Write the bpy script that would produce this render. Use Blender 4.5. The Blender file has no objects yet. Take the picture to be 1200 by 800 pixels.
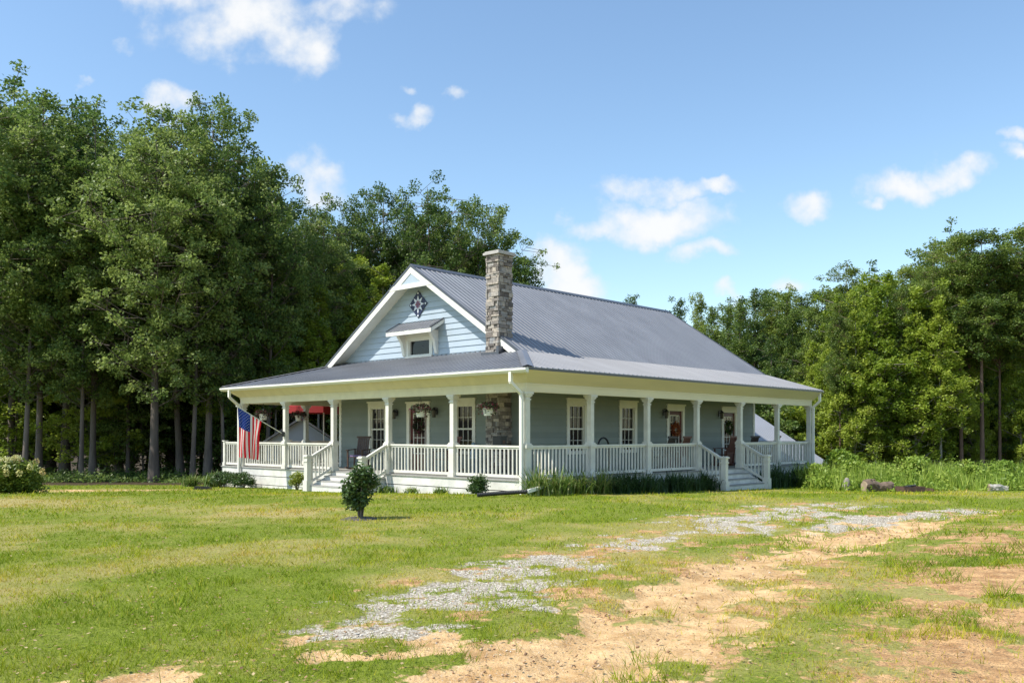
import bpy, bmesh, math, random
import numpy as np
from mathutils import Vector, Matrix
random.seed(7); RNG = np.random.default_rng(7)
SC = bpy.context.scene
COL = SC.collection
R = math.radians

# ------------------------------------------------------------------ camera, world, sun, exposure
cam_d = bpy.data.cameras.new('camera'); cam = bpy.data.objects.new('camera', cam_d); COL.objects.link(cam)
cam.location = (0, 0, 1.62); cam.rotation_euler = (R(90), 0, 0)
cam_d.sensor_width = 36.0; cam_d.lens = 31.08; cam_d.shift_y = 0.0892
cam_d.clip_start = 0.1; cam_d.clip_end = 3000
SC.camera = cam
SUN_DIR = Vector((-0.62, -0.25, 0.84)).normalized()      # towards the sun
SUN_EL = math.asin(SUN_DIR.z); SUN_AZ = math.atan2(SUN_DIR.x, SUN_DIR.y)
sun_d = bpy.data.lights.new('sun', 'SUN'); sun = bpy.data.objects.new('sun', sun_d); COL.objects.link(sun)
sun_d.energy = 4.0; sun_d.angle = R(0.53); sun_d.color = (1.0, 0.95, 0.87)
sun.rotation_euler = SUN_DIR.to_track_quat('Z', 'Y').to_euler()
sun.location = (0, 0, 60)
SC.view_settings.view_transform = 'Standard'; SC.view_settings.look = 'None'
SC.view_settings.gamma = 1.0; SC.view_settings.exposure = 0.60
SC.render.engine = 'CYCLES'
SC.cycles.max_bounces = 7; SC.cycles.diffuse_bounces = 4; SC.cycles.glossy_bounces = 3
SC.cycles.transmission_bounces = 4; SC.cycles.transparent_max_bounces = 8
SC.cycles.use_denoising = True

world = bpy.data.worlds.new('World'); SC.world = world; world.use_nodes = True
def build_world():
    nt = world.node_tree; N = nt.nodes; L = nt.links
    N.clear()
    out = N.new('ShaderNodeOutputWorld'); bg = N.new('ShaderNodeBackground'); L.new(bg.outputs[0], out.inputs[0])
    sky = N.new('ShaderNodeTexSky'); sky.sky_type = 'NISHITA'; sky.sun_disc = False
    sky.sun_elevation = SUN_EL; sky.sun_rotation = SUN_AZ
    sky.altitude = 100; sky.air_density = 1.15; sky.dust_density = 0.45; sky.ozone_density = 1.4
    bg.inputs[1].default_value = 0.13
    tc = N.new('ShaderNodeTexCoord'); sp = N.new('ShaderNodeSeparateXYZ'); L.new(tc.outputs['Generated'], sp.inputs[0])
    def math_(op, a, b=None, c=None, clamp=False):
        n = N.new('ShaderNodeMath'); n.operation = op; n.use_clamp = clamp
        for i, v in enumerate((a, b, c)):
            if v is None: continue
            if hasattr(v, 'links') or hasattr(v, 'is_linked'): L.new(v, n.inputs[i])
            else: n.inputs[i].default_value = v
        return n.outputs[0]
    ay = math_('MAXIMUM', math_('ABSOLUTE', sp.outputs[1]), 0.05)
    px = math_('DIVIDE', sp.outputs[0], ay); pz = math_('DIVIDE', sp.outputs[2], ay)
    cb = N.new('ShaderNodeCombineXYZ'); L.new(px, cb.inputs[0]); L.new(pz, cb.inputs[1])
    # large and small scale noise that frays the cloud edges
    def noise(scale, detail, rough=0.6, off=0.0):
        m = N.new('ShaderNodeVectorMath'); m.operation = 'ADD'; m.inputs[1].default_value = (off, off * .7, off * .3)
        L.new(cb.outputs[0], m.inputs[0])
        n = N.new('ShaderNodeTexNoise'); n.inputs['Scale'].default_value = scale
        n.inputs['Detail'].default_value = detail; n.inputs['Roughness'].default_value = rough
        L.new(m.outputs[0], n.inputs['Vector']); return n
    nz = noise(20, 7, 0.54); nw = noise(13, 5, 0.55, 3.1)
    w1 = N.new('ShaderNodeVectorMath'); w1.operation = 'SUBTRACT'; L.new(nw.outputs['Color'], w1.inputs[0]); w1.inputs[1].default_value = (.5, .5, .5)
    w2 = N.new('ShaderNodeVectorMath'); w2.operation = 'SCALE'; L.new(w1.outputs[0], w2.inputs[0]); w2.inputs['Scale'].default_value = 0.075
    w3 = N.new('ShaderNodeVectorMath'); w3.operation = 'ADD'; L.new(cb.outputs[0], w3.inputs[0]); L.new(w2.outputs[0], w3.inputs[1])
    flat = N.new('ShaderNodeVectorMath'); flat.operation = 'MULTIPLY'; flat.inputs[1].default_value = (1, 1, 0); L.new(w3.outputs[0], flat.inputs[0])
    # cumulus clouds: (bearing, elevation, half width, half height, weight) as tangents
    CL = [(-.300, .470, .118, .046, 1), (-.246, .440, .062, .034, 1), (-.205, .480, .075, .022, .9), (-.37, .486, .09, .02, .9), (-.28, .424, .04, .016, .8),
          (-.439, .439, .013, .010, .6), (-.391, .372, .036, .02, 1), (-.377, .350, .03, .018, .8), (-.242, .306, .028, .018, .8), (-.205, .277, .032, .026, 1),
          (-.225, .29, .035, .025, .8), (-.106, .364, .026, .014, 1), (-.116, .391, .015, .008, .75), (-.058, .384, .016, .011, .75),
          (.160, .271, .054, .017, 1), (.176, .236, .076, .024, 1.15), (.145, .228, .04, .014, .9), (.105, .230, .055, .013, .8), (.058, .237, .022, .008, .7), (.226, .279, .028, .012, .85),
          (.226, .200, .045, .014, .9), (.050, .184, .045, .032, 1.25), (.072, .162, .06, .022, 1.15), (.342, .258, .036, .020, 1),
          (.444, .282, .05, .02, 1), (.502, .297, .036, .021, 1), (.415, .265, .022, .010, .85), (.570, .33, .016, .012, .8), (.572, .312, .022, .010, .7),
          (.318, .169, .03, .012, .95), (.246, .157, .02, .009, .9), (-.487, .393, .012, .006, .5),
          (.95, .42, .2, .09, 1), (-1.1, .5, .22, .1, 1), (1.6, .35, .3, .1, 1), (-1.7, .3, .3, .1, 1), (.3, .85, .2, .1, 1), (-.2, 1.1, .2, .12, 1)]
    acc = None
    for (cx, cz, rx, rz, wt) in CL:
        s = N.new('ShaderNodeVectorMath'); s.operation = 'SUBTRACT'; L.new(flat.outputs[0], s.inputs[0]); s.inputs[1].default_value = (cx, cz, 0)
        m = N.new('ShaderNodeVectorMath'); m.operation = 'MULTIPLY'; L.new(s.outputs[0], m.inputs[0]); m.inputs[1].default_value = (1 / rx, 1 / rz, 0)
        d = N.new('ShaderNodeVectorMath'); d.operation = 'DOT_PRODUCT'; L.new(m.outputs[0], d.inputs[0]); L.new(m.outputs[0], d.inputs[1])
        v = math_('MULTIPLY_ADD', d.outputs['Value'], -0.62, wt)
        acc = v if acc is None else math_('MAXIMUM', acc, v)
    nn = math_('SUBTRACT', nz.outputs['Fac'], 0.5)
    dens = math_('MULTIPLY_ADD', nn, 2.3, acc)
    mr = N.new('ShaderNodeMapRange'); mr.interpolation_type = 'SMOOTHSTEP'; L.new(dens, mr.inputs[0])
    mr.inputs[1].default_value = 0.20; mr.inputs[2].default_value = 1.25; mr.inputs[3].default_value = 0; mr.inputs[4].default_value = 0.96
    # no clouds below the horizon
    up = N.new('ShaderNodeMapRange'); L.new(sp.outputs[2], up.inputs[0]); up.inputs[1].default_value = 0.02; up.inputs[2].default_value = 0.08
    fac = math_('MULTIPLY', mr.outputs[0], up.outputs[0])
    cr = N.new('ShaderNodeMapRange'); L.new(dens, cr.inputs[0]); cr.inputs[1].default_value = .2; cr.inputs[2].default_value = 1.3
    cr.inputs[3].default_value = 0.0; cr.inputs[4].default_value = 1.0
    cc = N.new('ShaderNodeMix'); cc.data_type = 'RGBA'; L.new(cr.outputs[0], cc.inputs['Factor'])
    cc.inputs['A'].default_value = (3.9, 4.3, 4.7, 1); cc.inputs['B'].default_value = (5.0, 5.05, 5.1, 1)
    mx = N.new('ShaderNodeMix'); mx.data_type = 'RGBA'; L.new(fac, mx.inputs['Factor'])
    tn = N.new('ShaderNodeVectorMath'); tn.operation = 'MULTIPLY'; tn.inputs[1].default_value = (.96, 1.04, 1.07); L.new(sky.outputs[0], tn.inputs[0])
    L.new(tn.outputs[0], mx.inputs['A']); L.new(cc.outputs['Result'], mx.inputs['B'])
    L.new(mx.outputs['Result'], bg.inputs[0])
    world.cycles.sampling_method = 'MANUAL'; world.cycles.sample_map_resolution = 512
build_world()

# ------------------------------------------------------------------ helpers
def tag(o, label=None, cat=None, group=None, kind=None):
    if label: o['label'] = label
    if cat: o['category'] = cat
    if group: o['group'] = group
    if kind: o['kind'] = kind
    return o
def empty(name, loc=(0, 0, 0), rz=0.0, label=None, cat=None, group=None):
    o = bpy.data.objects.new(name, None); COL.objects.link(o)
    o.location = loc; o.rotation_euler = (0, 0, rz); o.empty_display_size = .2
    return tag(o, label, cat, group)
KIDS = {}
def adopt(o, parent):
    if parent is not None:
        o.parent = parent; KIDS.setdefault(parent, []).append(o)
def copy_tree(o, loc=None, rz=None, scale=None, label=None, cat=None, group=None, parent=None):
    c = o.copy(); COL.objects.link(c); adopt(c, parent)
    if parent is not None: c.matrix_parent_inverse = o.matrix_parent_inverse.copy()
    if loc is not None: c.location = loc
    if rz is not None: c.rotation_euler = (0, 0, rz)
    if scale is not None: c.scale = scale if hasattr(scale, '__len__') else (scale,) * 3
    tag(c, label, cat, group)
    for ch in list(KIDS.get(o, [])): copy_tree(ch, parent=c)
    return c

class MB:
    """collects plain shapes, builds ONE mesh object"""
    def __init__(s): s.v = []; s.f = []; s.t = []; s.m = []
    def add(s, vs, fs, tint=0.5, mi=0):
        b = len(s.v); s.v += [tuple(p) for p in vs]
        for f in fs: s.f.append(tuple(b + i for i in f)); s.t.append(tint); s.m.append(mi)
    def box(s, x0, x1, y0, y1, z0, z1, tint=0.5, mi=0):
        if x0 > x1: x0, x1 = x1, x0
        if y0 > y1: y0, y1 = y1, y0
        if z0 > z1: z0, z1 = z1, z0
        s.add([(x0, y0, z0), (x1, y0, z0), (x1, y1, z0), (x0, y1, z0), (x0, y0, z1), (x1, y0, z1), (x1, y1, z1), (x0, y1, z1)],
              [(0, 3, 2, 1), (4, 5, 6, 7), (0, 1, 5, 4), (1, 2, 6, 5), (2, 3, 7, 6), (3, 0, 4, 7)], tint, mi)
    def hb(s, u0, u1, v0, v1, z0, z1, tint=0.5, mi=0): s.box(v0, v1, u0, u1, z0, z1, tint, mi)   # house frame: local x runs along v, local y along u
    def beam(s, a, b, w, h, tint=0.5, up=(0, 0, 1)):
        a = Vector(a); b = Vector(b); d = (b - a).normalized(); upv = Vector(up)
        sd = d.cross(upv)
        if sd.length < 1e-4: sd = d.cross(Vector((0, 1, 0)))
        sd.normalize(); u2 = sd.cross(d).normalized()
        vs = []
        for p in (a, b):
            for (i, j) in ((-1, -1), (1, -1), (1, 1), (-1, 1)): vs.append(p + sd * (w / 2 * i) + u2 * (h / 2 * j))
        s.add(vs, [(0, 3, 2, 1), (4, 5, 6, 7), (0, 1, 5, 4), (1, 2, 6, 5), (2, 3, 7, 6), (3, 0, 4, 7)], tint)
    def tube(s, pts, rad, n=8, tint=0.5, cap=True):
        pts = [Vector(p) for p in pts]; rad = rad if hasattr(rad, '__len__') else [rad] * len(pts)
        rings = []; prev = None
        for i, p in enumerate(pts):
            d = (pts[min(i + 1, len(pts) - 1)] - pts[max(i - 1, 0)]).normalized()
            a = prev if prev is not None else (Vector((0, 0, 1)) if abs(d.z) < .9 else Vector((1, 0, 0)))
            x = (a - d * a.dot(d)).normalized(); prev = x; y = d.cross(x)
            rings.append([p + (x * math.cos(2 * math.pi * k / n) + y * math.sin(2 * math.pi * k / n)) * rad[i] for k in range(n)])
        vs = [q for r in rings for q in r]; fs = []
        for i in range(len(rings) - 1):
            for k in range(n): fs.append((i * n + k, i * n + (k + 1) % n, (i + 1) * n + (k + 1) % n, (i + 1) * n + k))
        if cap: fs.append(tuple(range(n - 1, -1, -1))); fs.append(tuple((len(rings) - 1) * n + k for k in range(n)))
        s.add(vs, fs, tint)
    def lathe(s, prof, c=(0, 0, 0), n=16, tint=0.5):
        vs = []; fs = []; m = len(prof)
        for (r, z) in prof:
            for k in range(n): a = 2 * math.pi * k / n; vs.append((c[0] + r * math.cos(a), c[1] + r * math.sin(a), c[2] + z))
        for i in range(m - 1):
            for k in range(n): fs.append((i * n + k, i * n + (k + 1) % n, (i + 1) * n + (k + 1) % n, (i + 1) * n + k))
        s.add(vs, fs, tint)
    def prism(s, poly, z0, z1, tint=0.5, f=None):
        """poly in a plane, extruded; f maps (a, b, c) to xyz"""
        f = f or (lambda a, b, c: (a, b, c)); n = len(poly)
        vs = [f(a, b, z0) for a, b in poly] + [f(a, b, z1) for a, b in poly]
        fs = [tuple(range(n - 1, -1, -1)), tuple(range(n, 2 * n))] + [(i, (i + 1) % n, n + (i + 1) % n, n + i) for i in range(n)]
        s.add(vs, fs, tint)
    def build(s, name, mat, parent=None, smooth=False, fixn=True):
        me = bpy.data.meshes.new(name); me.from_pydata(s.v, [], s.f)
        mats = mat if isinstance(mat, (list, tuple)) else [mat]
        for m in mats: me.materials.append(m)
        if len(mats) > 1: me.polygons.foreach_set('material_index', s.m)
        at = me.attributes.new('tint', 'FLOAT', 'FACE'); at.data.foreach_set('value', s.t)
        if fixn:
            bm = bmesh.new(); bm.from_mesh(me); bmesh.ops.recalc_face_normals(bm, faces=bm.faces); bm.to_mesh(me); bm.free()
        if smooth: me.polygons.foreach_set('use_smooth', [True] * len(me.polygons))
        me.update()
        o = bpy.data.objects.new(name, me); COL.objects.link(o); adopt(o, parent)
        return o

def np_mesh(name, V, F, mat, tint=None, parent=None, smooth=False, extra=None):
    """V (n,3) float, F (m,k) int"""
    me = bpy.data.meshes.new(name); n = len(V); m, k = F.shape
    me.vertices.add(n); me.vertices.foreach_set('co', np.ascontiguousarray(V, dtype=np.float32).ravel())
    me.loops.add(m * k); me.loops.foreach_set('vertex_index', np.ascontiguousarray(F, dtype=np.int32).ravel())
    me.polygons.add(m); me.polygons.foreach_set('loop_start', np.arange(0, m * k, k, dtype=np.int32))
    me.polygons.foreach_set('loop_total', np.full(m, k, dtype=np.int32))
    me.materials.append(mat)
    if tint is not None:
        at = me.attributes.new('tint', 'FLOAT', 'FACE'); at.data.foreach_set('value', np.asarray(tint, dtype=np.float32))
    for (an, dom, arr) in (extra or []):
        at = me.attributes.new(an, 'FLOAT', dom); at.data.foreach_set('value', np.asarray(arr, dtype=np.float32))
    if smooth: me.polygons.foreach_set('use_smooth', np.ones(m, dtype=bool))
    me.update(calc_edges=True)
    o = bpy.data.objects.new(name, me); COL.objects.link(o); adopt(o, parent)
    return o

# numpy value noise
_T = RNG.random((257, 257))
def vnoise(x, y):
    xi = np.floor(x).astype(int); yi = np.floor(y).astype(int); fx = x - xi; fy = y - yi
    fx = fx * fx * (3 - 2 * fx); fy = fy * fy * (3 - 2 * fy); a = xi % 256; b = yi % 256
    return (_T[a, b] * (1 - fx) + _T[a + 1, b] * fx) * (1 - fy) + (_T[a, b + 1] * (1 - fx) + _T[a + 1, b + 1] * fx) * fy
def fbm(x, y, sc=1.0, oc=4, off=0.0):
    s = 0; a = 1; t = 0; x = np.asarray(x, float) * sc + off + 100; y = np.asarray(y, float) * sc + off * 1.7 + 100
    for i in range(oc): s = s + a * vnoise(x, y); t += a; a *= .55; x = x * 2.03 + 7.1; y = y * 2.03 + 3.7
    return s / t
def sstep(a, b, x): t = np.clip((x - a) / (b - a), 0, 1); return t * t * (3 - 2 * t)

# terrain height (world z) of the yard
def gz(x, y):
    x = np.asarray(x, float); y = np.asarray(y, float)
    d = np.maximum(y - 21.0, 0); z = -0.035 * d * sstep(0, 6, d)
    z = z - 1.6 * sstep(36, 46, y) * sstep(4, 12, x)
    z = z + 0.10 * (fbm(x, y, .22, 2) - .5) * sstep(3, 8, y) * (1 - sstep(22, 26, y) * .8)
    z = z + 0.16 * sstep(3.0, 6.5, x - .22 * (y - 6)) * sstep(3, 6, y) * (1 - sstep(13, 19, y))     # low rough bank on the right
    z = z + 2.0 * sstep(80, 260, np.hypot(x, y)) * 3
    return z
def gzf(x, y): return float(gz(x, y))

# ------------------------------------------------------------------ materials
def mat(name, base=(.5, .5, .5), rough=.6, spec=.5, metal=0.0, ramp=None, attr=False, nscale=None, ndet=4, nmix=.25, bump=0.0, bscale=40, trans=0.0, objrand=0.0, coat=0.0, stretch=None):
    m = bpy.data.materials.new(name); m.use_nodes = True; nt = m.node_tree; N = nt.nodes; L = nt.links
    p = N['Principled BSDF']; out = N['Material Output']
    p.inputs['Roughness'].default_value = rough; p.inputs['Specular IOR Level'].default_value = spec; p.inputs['Metallic'].default_value = metal
    p.inputs['Coat Weight'].default_value = coat; p.inputs['Coat Roughness'].default_value = .31
    col = None
    if ramp:
        cr = N.new('ShaderNodeValToRGB'); e = cr.color_ramp.elements
        e[0].position = ramp[0][0]; e[0].color = (*ramp[0][1], 1); e[1].position = ramp[-1][0]; e[1].color = (*ramp[-1][1], 1)
        for q, c in ramp[1:-1]: k = e.new(q); k.color = (*c, 1)
        a = N.new('ShaderNodeAttribute'); a.attribute_name = 'tint'; src = a.outputs['Fac']
        if objrand:
            oi = N.new('ShaderNodeObjectInfo'); ad = N.new('ShaderNodeMath'); ad.operation = 'MULTIPLY_ADD'
            sb = N.new('ShaderNodeMath'); sb.operation = 'SUBTRACT'; L.new(oi.outputs['Random'], sb.inputs[0]); sb.inputs[1].default_value = .5
            L.new(sb.outputs[0], ad.inputs[0]); ad.inputs[1].default_value = objrand; L.new(src, ad.inputs[2]); src = ad.outputs[0]
        L.new(src, cr.inputs[0]); col = cr.outputs[0]
    else:
        rgb = N.new('ShaderNodeRGB'); rgb.outputs[0].default_value = (*base, 1); col = rgb.outputs[0]
    tc = N.new('ShaderNodeTexCoord'); vec = tc.outputs['Object']
    if stretch:
        mp = N.new('ShaderNodeMapping'); mp.inputs['Scale'].default_value = stretch; L.new(vec, mp.inputs[0]); vec = mp.outputs[0]
    if nscale:
        nz = N.new('ShaderNodeTexNoise'); nz.inputs['Scale'].default_value = nscale; nz.inputs['Detail'].default_value = ndet; nz.inputs['Roughness'].default_value = .6
        L.new(vec, nz.inputs['Vector'])
        mr = N.new('ShaderNodeMapRange'); L.new(nz.outputs['Fac'], mr.inputs[0]); mr.inputs[1].default_value = .3; mr.inputs[2].default_value = .7
        mr.inputs[3].default_value = 1 - nmix; mr.inputs[4].default_value = 1 + nmix * .6
        mm = N.new('ShaderNodeVectorMath'); mm.operation = 'SCALE'; L.new(col, mm.inputs[0]); L.new(mr.outputs[0], mm.inputs['Scale']); col = mm.outputs[0]
    L.new(col, p.inputs['Base Color'])
    if bump:
        nb = N.new('ShaderNodeTexNoise'); nb.inputs['Scale'].default_value = bscale; nb.inputs['Detail'].default_value = 5; L.new(vec, nb.inputs['Vector'])
        bp = N.new('ShaderNodeBump'); bp.inputs['Strength'].default_value = bump; bp.inputs['Distance'].default_value = .02; L.new(nb.outputs['Fac'], bp.inputs['Height'])
        L.new(bp.outputs[0], p.inputs['Normal'])
    if trans:
        tr = N.new('ShaderNodeBsdfTranslucent'); L.new(col, tr.inputs[0]); mx = N.new('ShaderNodeMixShader'); mx.inputs[0].default_value = trans
        L.new(p.outputs[0], mx.inputs[1]); L.new(tr.outputs[0], mx.inputs[2]); L.new(mx.outputs[0], out.inputs[0])
    return m
def leafmat(name, dark, mid, light, trans=.35, rough=.5, objrand=.45, spec=.4):
    return mat(name, ramp=[(0, dark), (.5, mid), (1, light)], rough=rough, spec=spec, trans=trans, objrand=objrand)

M = {}
M['white'] = mat('cream_white_paint', (.69, .665, .585), .5, nscale=2.3, ndet=7, nmix=.17)
M['trim'] = mat('warm_white_trim_paint', (.78, .76, .68), .5, nscale=2, nmix=.08)
M['soffit'] = mat('yellow_cream_soffit_paint', (.74, .65, .44), .55, nscale=1.5, nmix=.08, stretch=(.3, 2, 2))
M['beam'] = mat('cream_beam_paint', (.72, .65, .44), .55, nscale=1.5, nmix=.08, stretch=(.3, 2, 2))
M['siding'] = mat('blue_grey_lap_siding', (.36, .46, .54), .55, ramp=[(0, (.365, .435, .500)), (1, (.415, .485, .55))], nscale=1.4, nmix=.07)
M['siding_shade'] = mat('porch_shade_lap_siding', (.27, .33, .32), .6, ramp=[(0, (.200, .232, .212)), (1, (.238, .272, .246))], nscale=1.4, nmix=.07)  # same siding as the gable, porch shade and lawn bounce put into its colour
M['metal'] = mat('grey_ribbed_metal_roofing', (.165, .168, .180), .52, .3, .0, nscale=1.3, nmix=.20, stretch=(1, .25, 1), coat=.75)
M['metal_dark'] = mat('dark_metal_trim', (.09, .095, .11), .35, .5, .3)
M['gutter'] = mat('cream_gutter_aluminium', (.78, .76, .68), .35, .5)
M['deck'] = mat('greyish_deck_boards', (.34, .33, .30), .7, nscale=5, nmix=.2, stretch=(.5, 5, 1))
M['riser'] = mat('white_painted_boards', (.68, .66, .60), .6, nscale=2.5, ndet=8, nmix=.25)
M['ceiling'] = mat('porch_ceiling_paint', (.60, .60, .52), .6)
M['glass'] = mat('dark_window_glass', (.008, .009, .011), .03, .32)
M['glass2'] = mat('dark_door_glass', (.03, .022, .02), .08, .5)
M['doorred'] = mat('dark_red_stained_door_wood', (.10, .012, .010), .4, .5, nscale=6, nmix=.3, stretch=(3, 3, .5))
M['black'] = mat('black_iron', (.012, .012, .013), .4, .5)
M['blackplastic'] = mat('black_corrugated_plastic', (.018, .018, .018), .5)
M['stone'] = mat('stacked_ledge_stone', rough=.85, ramp=[(0, (.09, .08, .075)), (.3, (.20, .17, .145)), (.55, (.30, .27, .24)), (.8, (.44, .38, .31)), (1, (.27, .27, .27))], nscale=14, nmix=.35, bump=.6, bscale=30)
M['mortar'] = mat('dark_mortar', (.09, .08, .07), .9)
M['concrete'] = mat('weathered_concrete', (.42, .40, .37), .85, nscale=8, nmix=.2)
M['rocker'] = mat('red_brown_rocker_wood', (.13, .045, .028), .5, nscale=9, nmix=.3, stretch=(1, 1, 4))
M['rocker_b'] = mat('dark_brown_rocker_wood', (.085, .045, .03), .55, nscale=9, nmix=.3)
M['rocker_k'] = mat('near_black_rocker_wood', (.035, .022, .02), .5, nscale=9, nmix=.3)
M['flag_r'] = mat('flag_red_cloth', (.75, .015, .035), .8, trans=.45)
M['flag_w'] = mat('flag_white_cloth', (.85, .83, .80), .8, trans=.45)
M['flag_b'] = mat('flag_blue_cloth', (.02, .05, .26), .8, trans=.4)
M['redcloth'] = mat('red_canvas', (.26, .014, .014), .8, trans=.1)
M['shedroof'] = mat('shed_shingles', (.17, .165, .16), .85, nscale=6, nmix=.25)
M['pot'] = mat('white_plastic_pot', (.72, .71, .66), .45)
M['bark'] = mat('grey_brown_bark', (.16, .125, .095), .9, ramp=[(0, (.09, .07, .055)), (1, (.22, .18, .145))], nscale=5, nmix=.4, bump=.8, bscale=10, stretch=(1, 1, .2), objrand=.6)
M['pinebark'] = mat('reddish_pine_bark', rough=.9, ramp=[(0, (.14, .085, .06)), (1, (.26, .17, .12))], nscale=6, nmix=.4, bump=.8, bscale=10, stretch=(1, 1, .3), objrand=.5)
M['palebark'] = mat('pale_tree_bark', rough=.9, ramp=[(0, (.22, .19, .15)), (1, (.36, .32, .26))], nscale=6, nmix=.4, stretch=(1, 1, .3), objrand=.5)
M['oakleaf'] = leafmat('oak_leaves', (.050, .105, .024), (.135, .210, .042), (.31, .385, .105), trans=.5, objrand=.55)
M['gumleaf'] = leafmat('light_sweetgum_leaves', (.15, .23, .022), (.28, .37, .036), (.44, .50, .08), trans=.48, objrand=.6)
M['pineleaf'] = leafmat('pine_needles', (.060, .115, .030), (.165, .235, .036), (.31, .36, .066), trans=.42, objrand=.6)
M['cedarleaf'] = leafmat('cedar_foliage', (.055, .110, .032), (.155, .230, .038), (.30, .36, .066), trans=.42, objrand=.7)
M['shrubleaf'] = leafmat('glossy_shrub_leaves', (.020, .050, .014), (.052, .100, .026), (.13, .19, .055), trans=.2, rough=.3)
M['hydleaf'] = leafmat('hydrangea_leaves', (.08, .14, .02), (.19, .25, .03), (.36, .38, .06), trans=.3)
M['hydflower'] = mat('cream_hydrangea_flowers', ramp=[(0, (.52, .36, .16)), (.4, (.58, .55, .20)), (1, (.68, .66, .36))], rough=.8, trans=.3)
M['lily'] = leafmat('daylily_straps', (.05, .11, .02), (.14, .22, .035), (.42, .40, .14), trans=.3, objrand=.2)
M['lilydark'] = leafmat('deep_green_straps', (.018, .048, .012), (.045, .095, .022), (.11, .16, .045), trans=.25, objrand=.2)
M['weed'] = leafmat('bright_weed_leaves', (.13, .22, .025), (.26, .37, .045), (.42, .50, .10), trans=.4)
M['autumn'] = mat('autumn_wreath_leaves', ramp=[(0, (.10, .02, .01)), (.5, (.30, .06, .02)), (1, (.45, .16, .03))], rough=.7)
M['flowerdk'] = mat('dark_trailing_flowers', ramp=[(0, (.015, .035, .012)), (.5, (.04, .07, .025)), (.8, (.10, .012, .03)), (1, (.20, .03, .07))], rough=.6, trans=.2)
M['log'] = mat('weathered_log_wood', (.17, .12, .085), .9, nscale=8, nmix=.45, bump=.8, bscale=12)
M['logend'] = mat('cut_log_end', (.34, .26, .18), .9, nscale=6, nmix=.35)
M['rust'] = mat('rusty_firepit_steel', (.10, .055, .04), .8, nscale=9, nmix=.4)
M['stump'] = mat('grey_stump_bark', (.28, .25, .21), .9, nscale=8, nmix=.4, bump=.6, bscale=12)
M['rock'] = mat('pale_rock', (.40, .37, .32), .9, nscale=6, nmix=.3, bump=.6, bscale=9)
M['shedwall'] = mat('shed_grey_siding', (.36, .40, .44), .6, nscale=2, nmix=.1)
M['paleroof'] = mat('pale_metal_roofing', (.36, .37, .40), .35, .5, .3, nscale=1, nmix=.08)
M['brick'] = mat('brown_wall', (.36, .20, .11), .85, nscale=5, nmix=.25)
M['bluegrey'] = mat('blue_grey_glaze', (.22, .30, .36), .4)

# ------------------------------------------------------------------ ground
GRAV = [(-1.5, 7.3, .25), (-1.0, 7.9, .62), (-.5, 8.7, .80), (.15, 10.1, .80), (.85, 11.5, .55), (1.6, 12.7, .42), (2.6, 14.3, .50), (3.8, 16.1, .9), (5.3, 18.1, .9), (7.0, 19.3, .8)]
GRAV2 = [(5.2, 15.2, .3), (6.8, 16.5, .6), (8.2, 17.2, .7), (9.6, 18.3, .5)]
SAND = [(-.2, 5.2, .45), (.45, 5.9, .55), (.85, 6.9, .60), (1.55, 8.5, .72), (2.3, 9.7, .70), (3.1, 11.0, .62), (4.1, 12.4, .65), (5.3, 13.9, .75), (6.6, 15.6, .75), (8.3, 17.1, .7), (10.0, 18.3, .3)]
SAND2 = [(-3.2, 5.1, .3), (-2.4, 5.7, .42), (-1.75, 6.4, .38), (-1.1, 6.8, .4)]
PATHL = [(-30, 28.6, 1.6), (-17, 29.0, 1.5), (-13.5, 29.8, 1.2), (-10.5, 30.8, .5)]
def pdist(x, y, P):
    best = np.full(x.shape, 9.0)
    for (ax, ay, aw), (bx, by, bw) in zip(P[:-1], P[1:]):
        dx, dy = bx - ax, by - ay; t = np.clip(((x - ax) * dx + (y - ay) * dy) / (dx * dx + dy * dy), 0, 1)
        best = np.minimum(best, np.hypot(x - ax - t * dx, y - ay - t * dy) - (aw + (bw - aw) * t))
    return best
def masks(x, y):
    x = np.asarray(x, float); y = np.asarray(y, float)
    n1 = fbm(x, y, .9, 5, 3) - .5; n2 = fbm(x, y, 2.6, 4, 11) - .5; n3 = fbm(x, y, .35, 4, 21)
    n4 = fbm(x, y, 1.7, 5, 91) - .5
    grav = sstep(.35, -.45, np.minimum(pdist(x, y, GRAV), pdist(x, y, GRAV2) + .15) + n1 * 1.5 + n2 * 1.6 + n4 * 1.8) * (.25 + .75 * sstep(.38, .62, fbm(x, y, 3.5, 5, 95) + .06))
    isl = sstep(.05, .13, n4 + .25 * n2)          # islands of grass standing in the sand
    sand = (1 - .8 * isl) * sstep(.20, -.15, np.minimum(np.minimum(pdist(x, y, SAND), pdist(x, y, SAND2)), pdist(x, y, PATHL)) + n1 * 1.3 + n2 * 1.0)
    # worn soil showing through on the right bank
    right = sstep(1.2, 3.4, x - .50 * (y - 6)) * (1 - sstep(11.5, 17, y))
    worn = right * sstep(.36, .54, fbm(x, y, 2.4, 5, 31) + .05)
    fringe = sstep(.9, .0, np.minimum(pdist(x, y, SAND), pdist(x, y, GRAV)))
    worn = np.maximum(worn, fringe * sstep(.46, .64, fbm(x, y, 2.6, 5, 41)) * .9 * sstep(-3.5, 0, x))
    dry = sstep(.42, .66, n3 + n1 * .55) * .75 + fringe * .25 + right * .25 + n4 * .8
    # dry stripe across the left lawn
    stripe = np.exp(-((y - (17.2 - .42 * (x + 4))) / 1.5) ** 2) * sstep(2, -2, x)
    dry = np.clip(dry * .8 + stripe * .5 + n2 * .5, 0, 1)
    litter = np.maximum(sstep(36.5, 39, y + 3 * n1 + .10 * np.abs(x + 4)), 0)
    return grav, sand, np.clip(worn, 0, 1), dry, litter
def lines(parts):
    r = []
    for a, b, st in parts: r += list(np.arange(a, b, st))
    return np.array(r)
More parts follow.
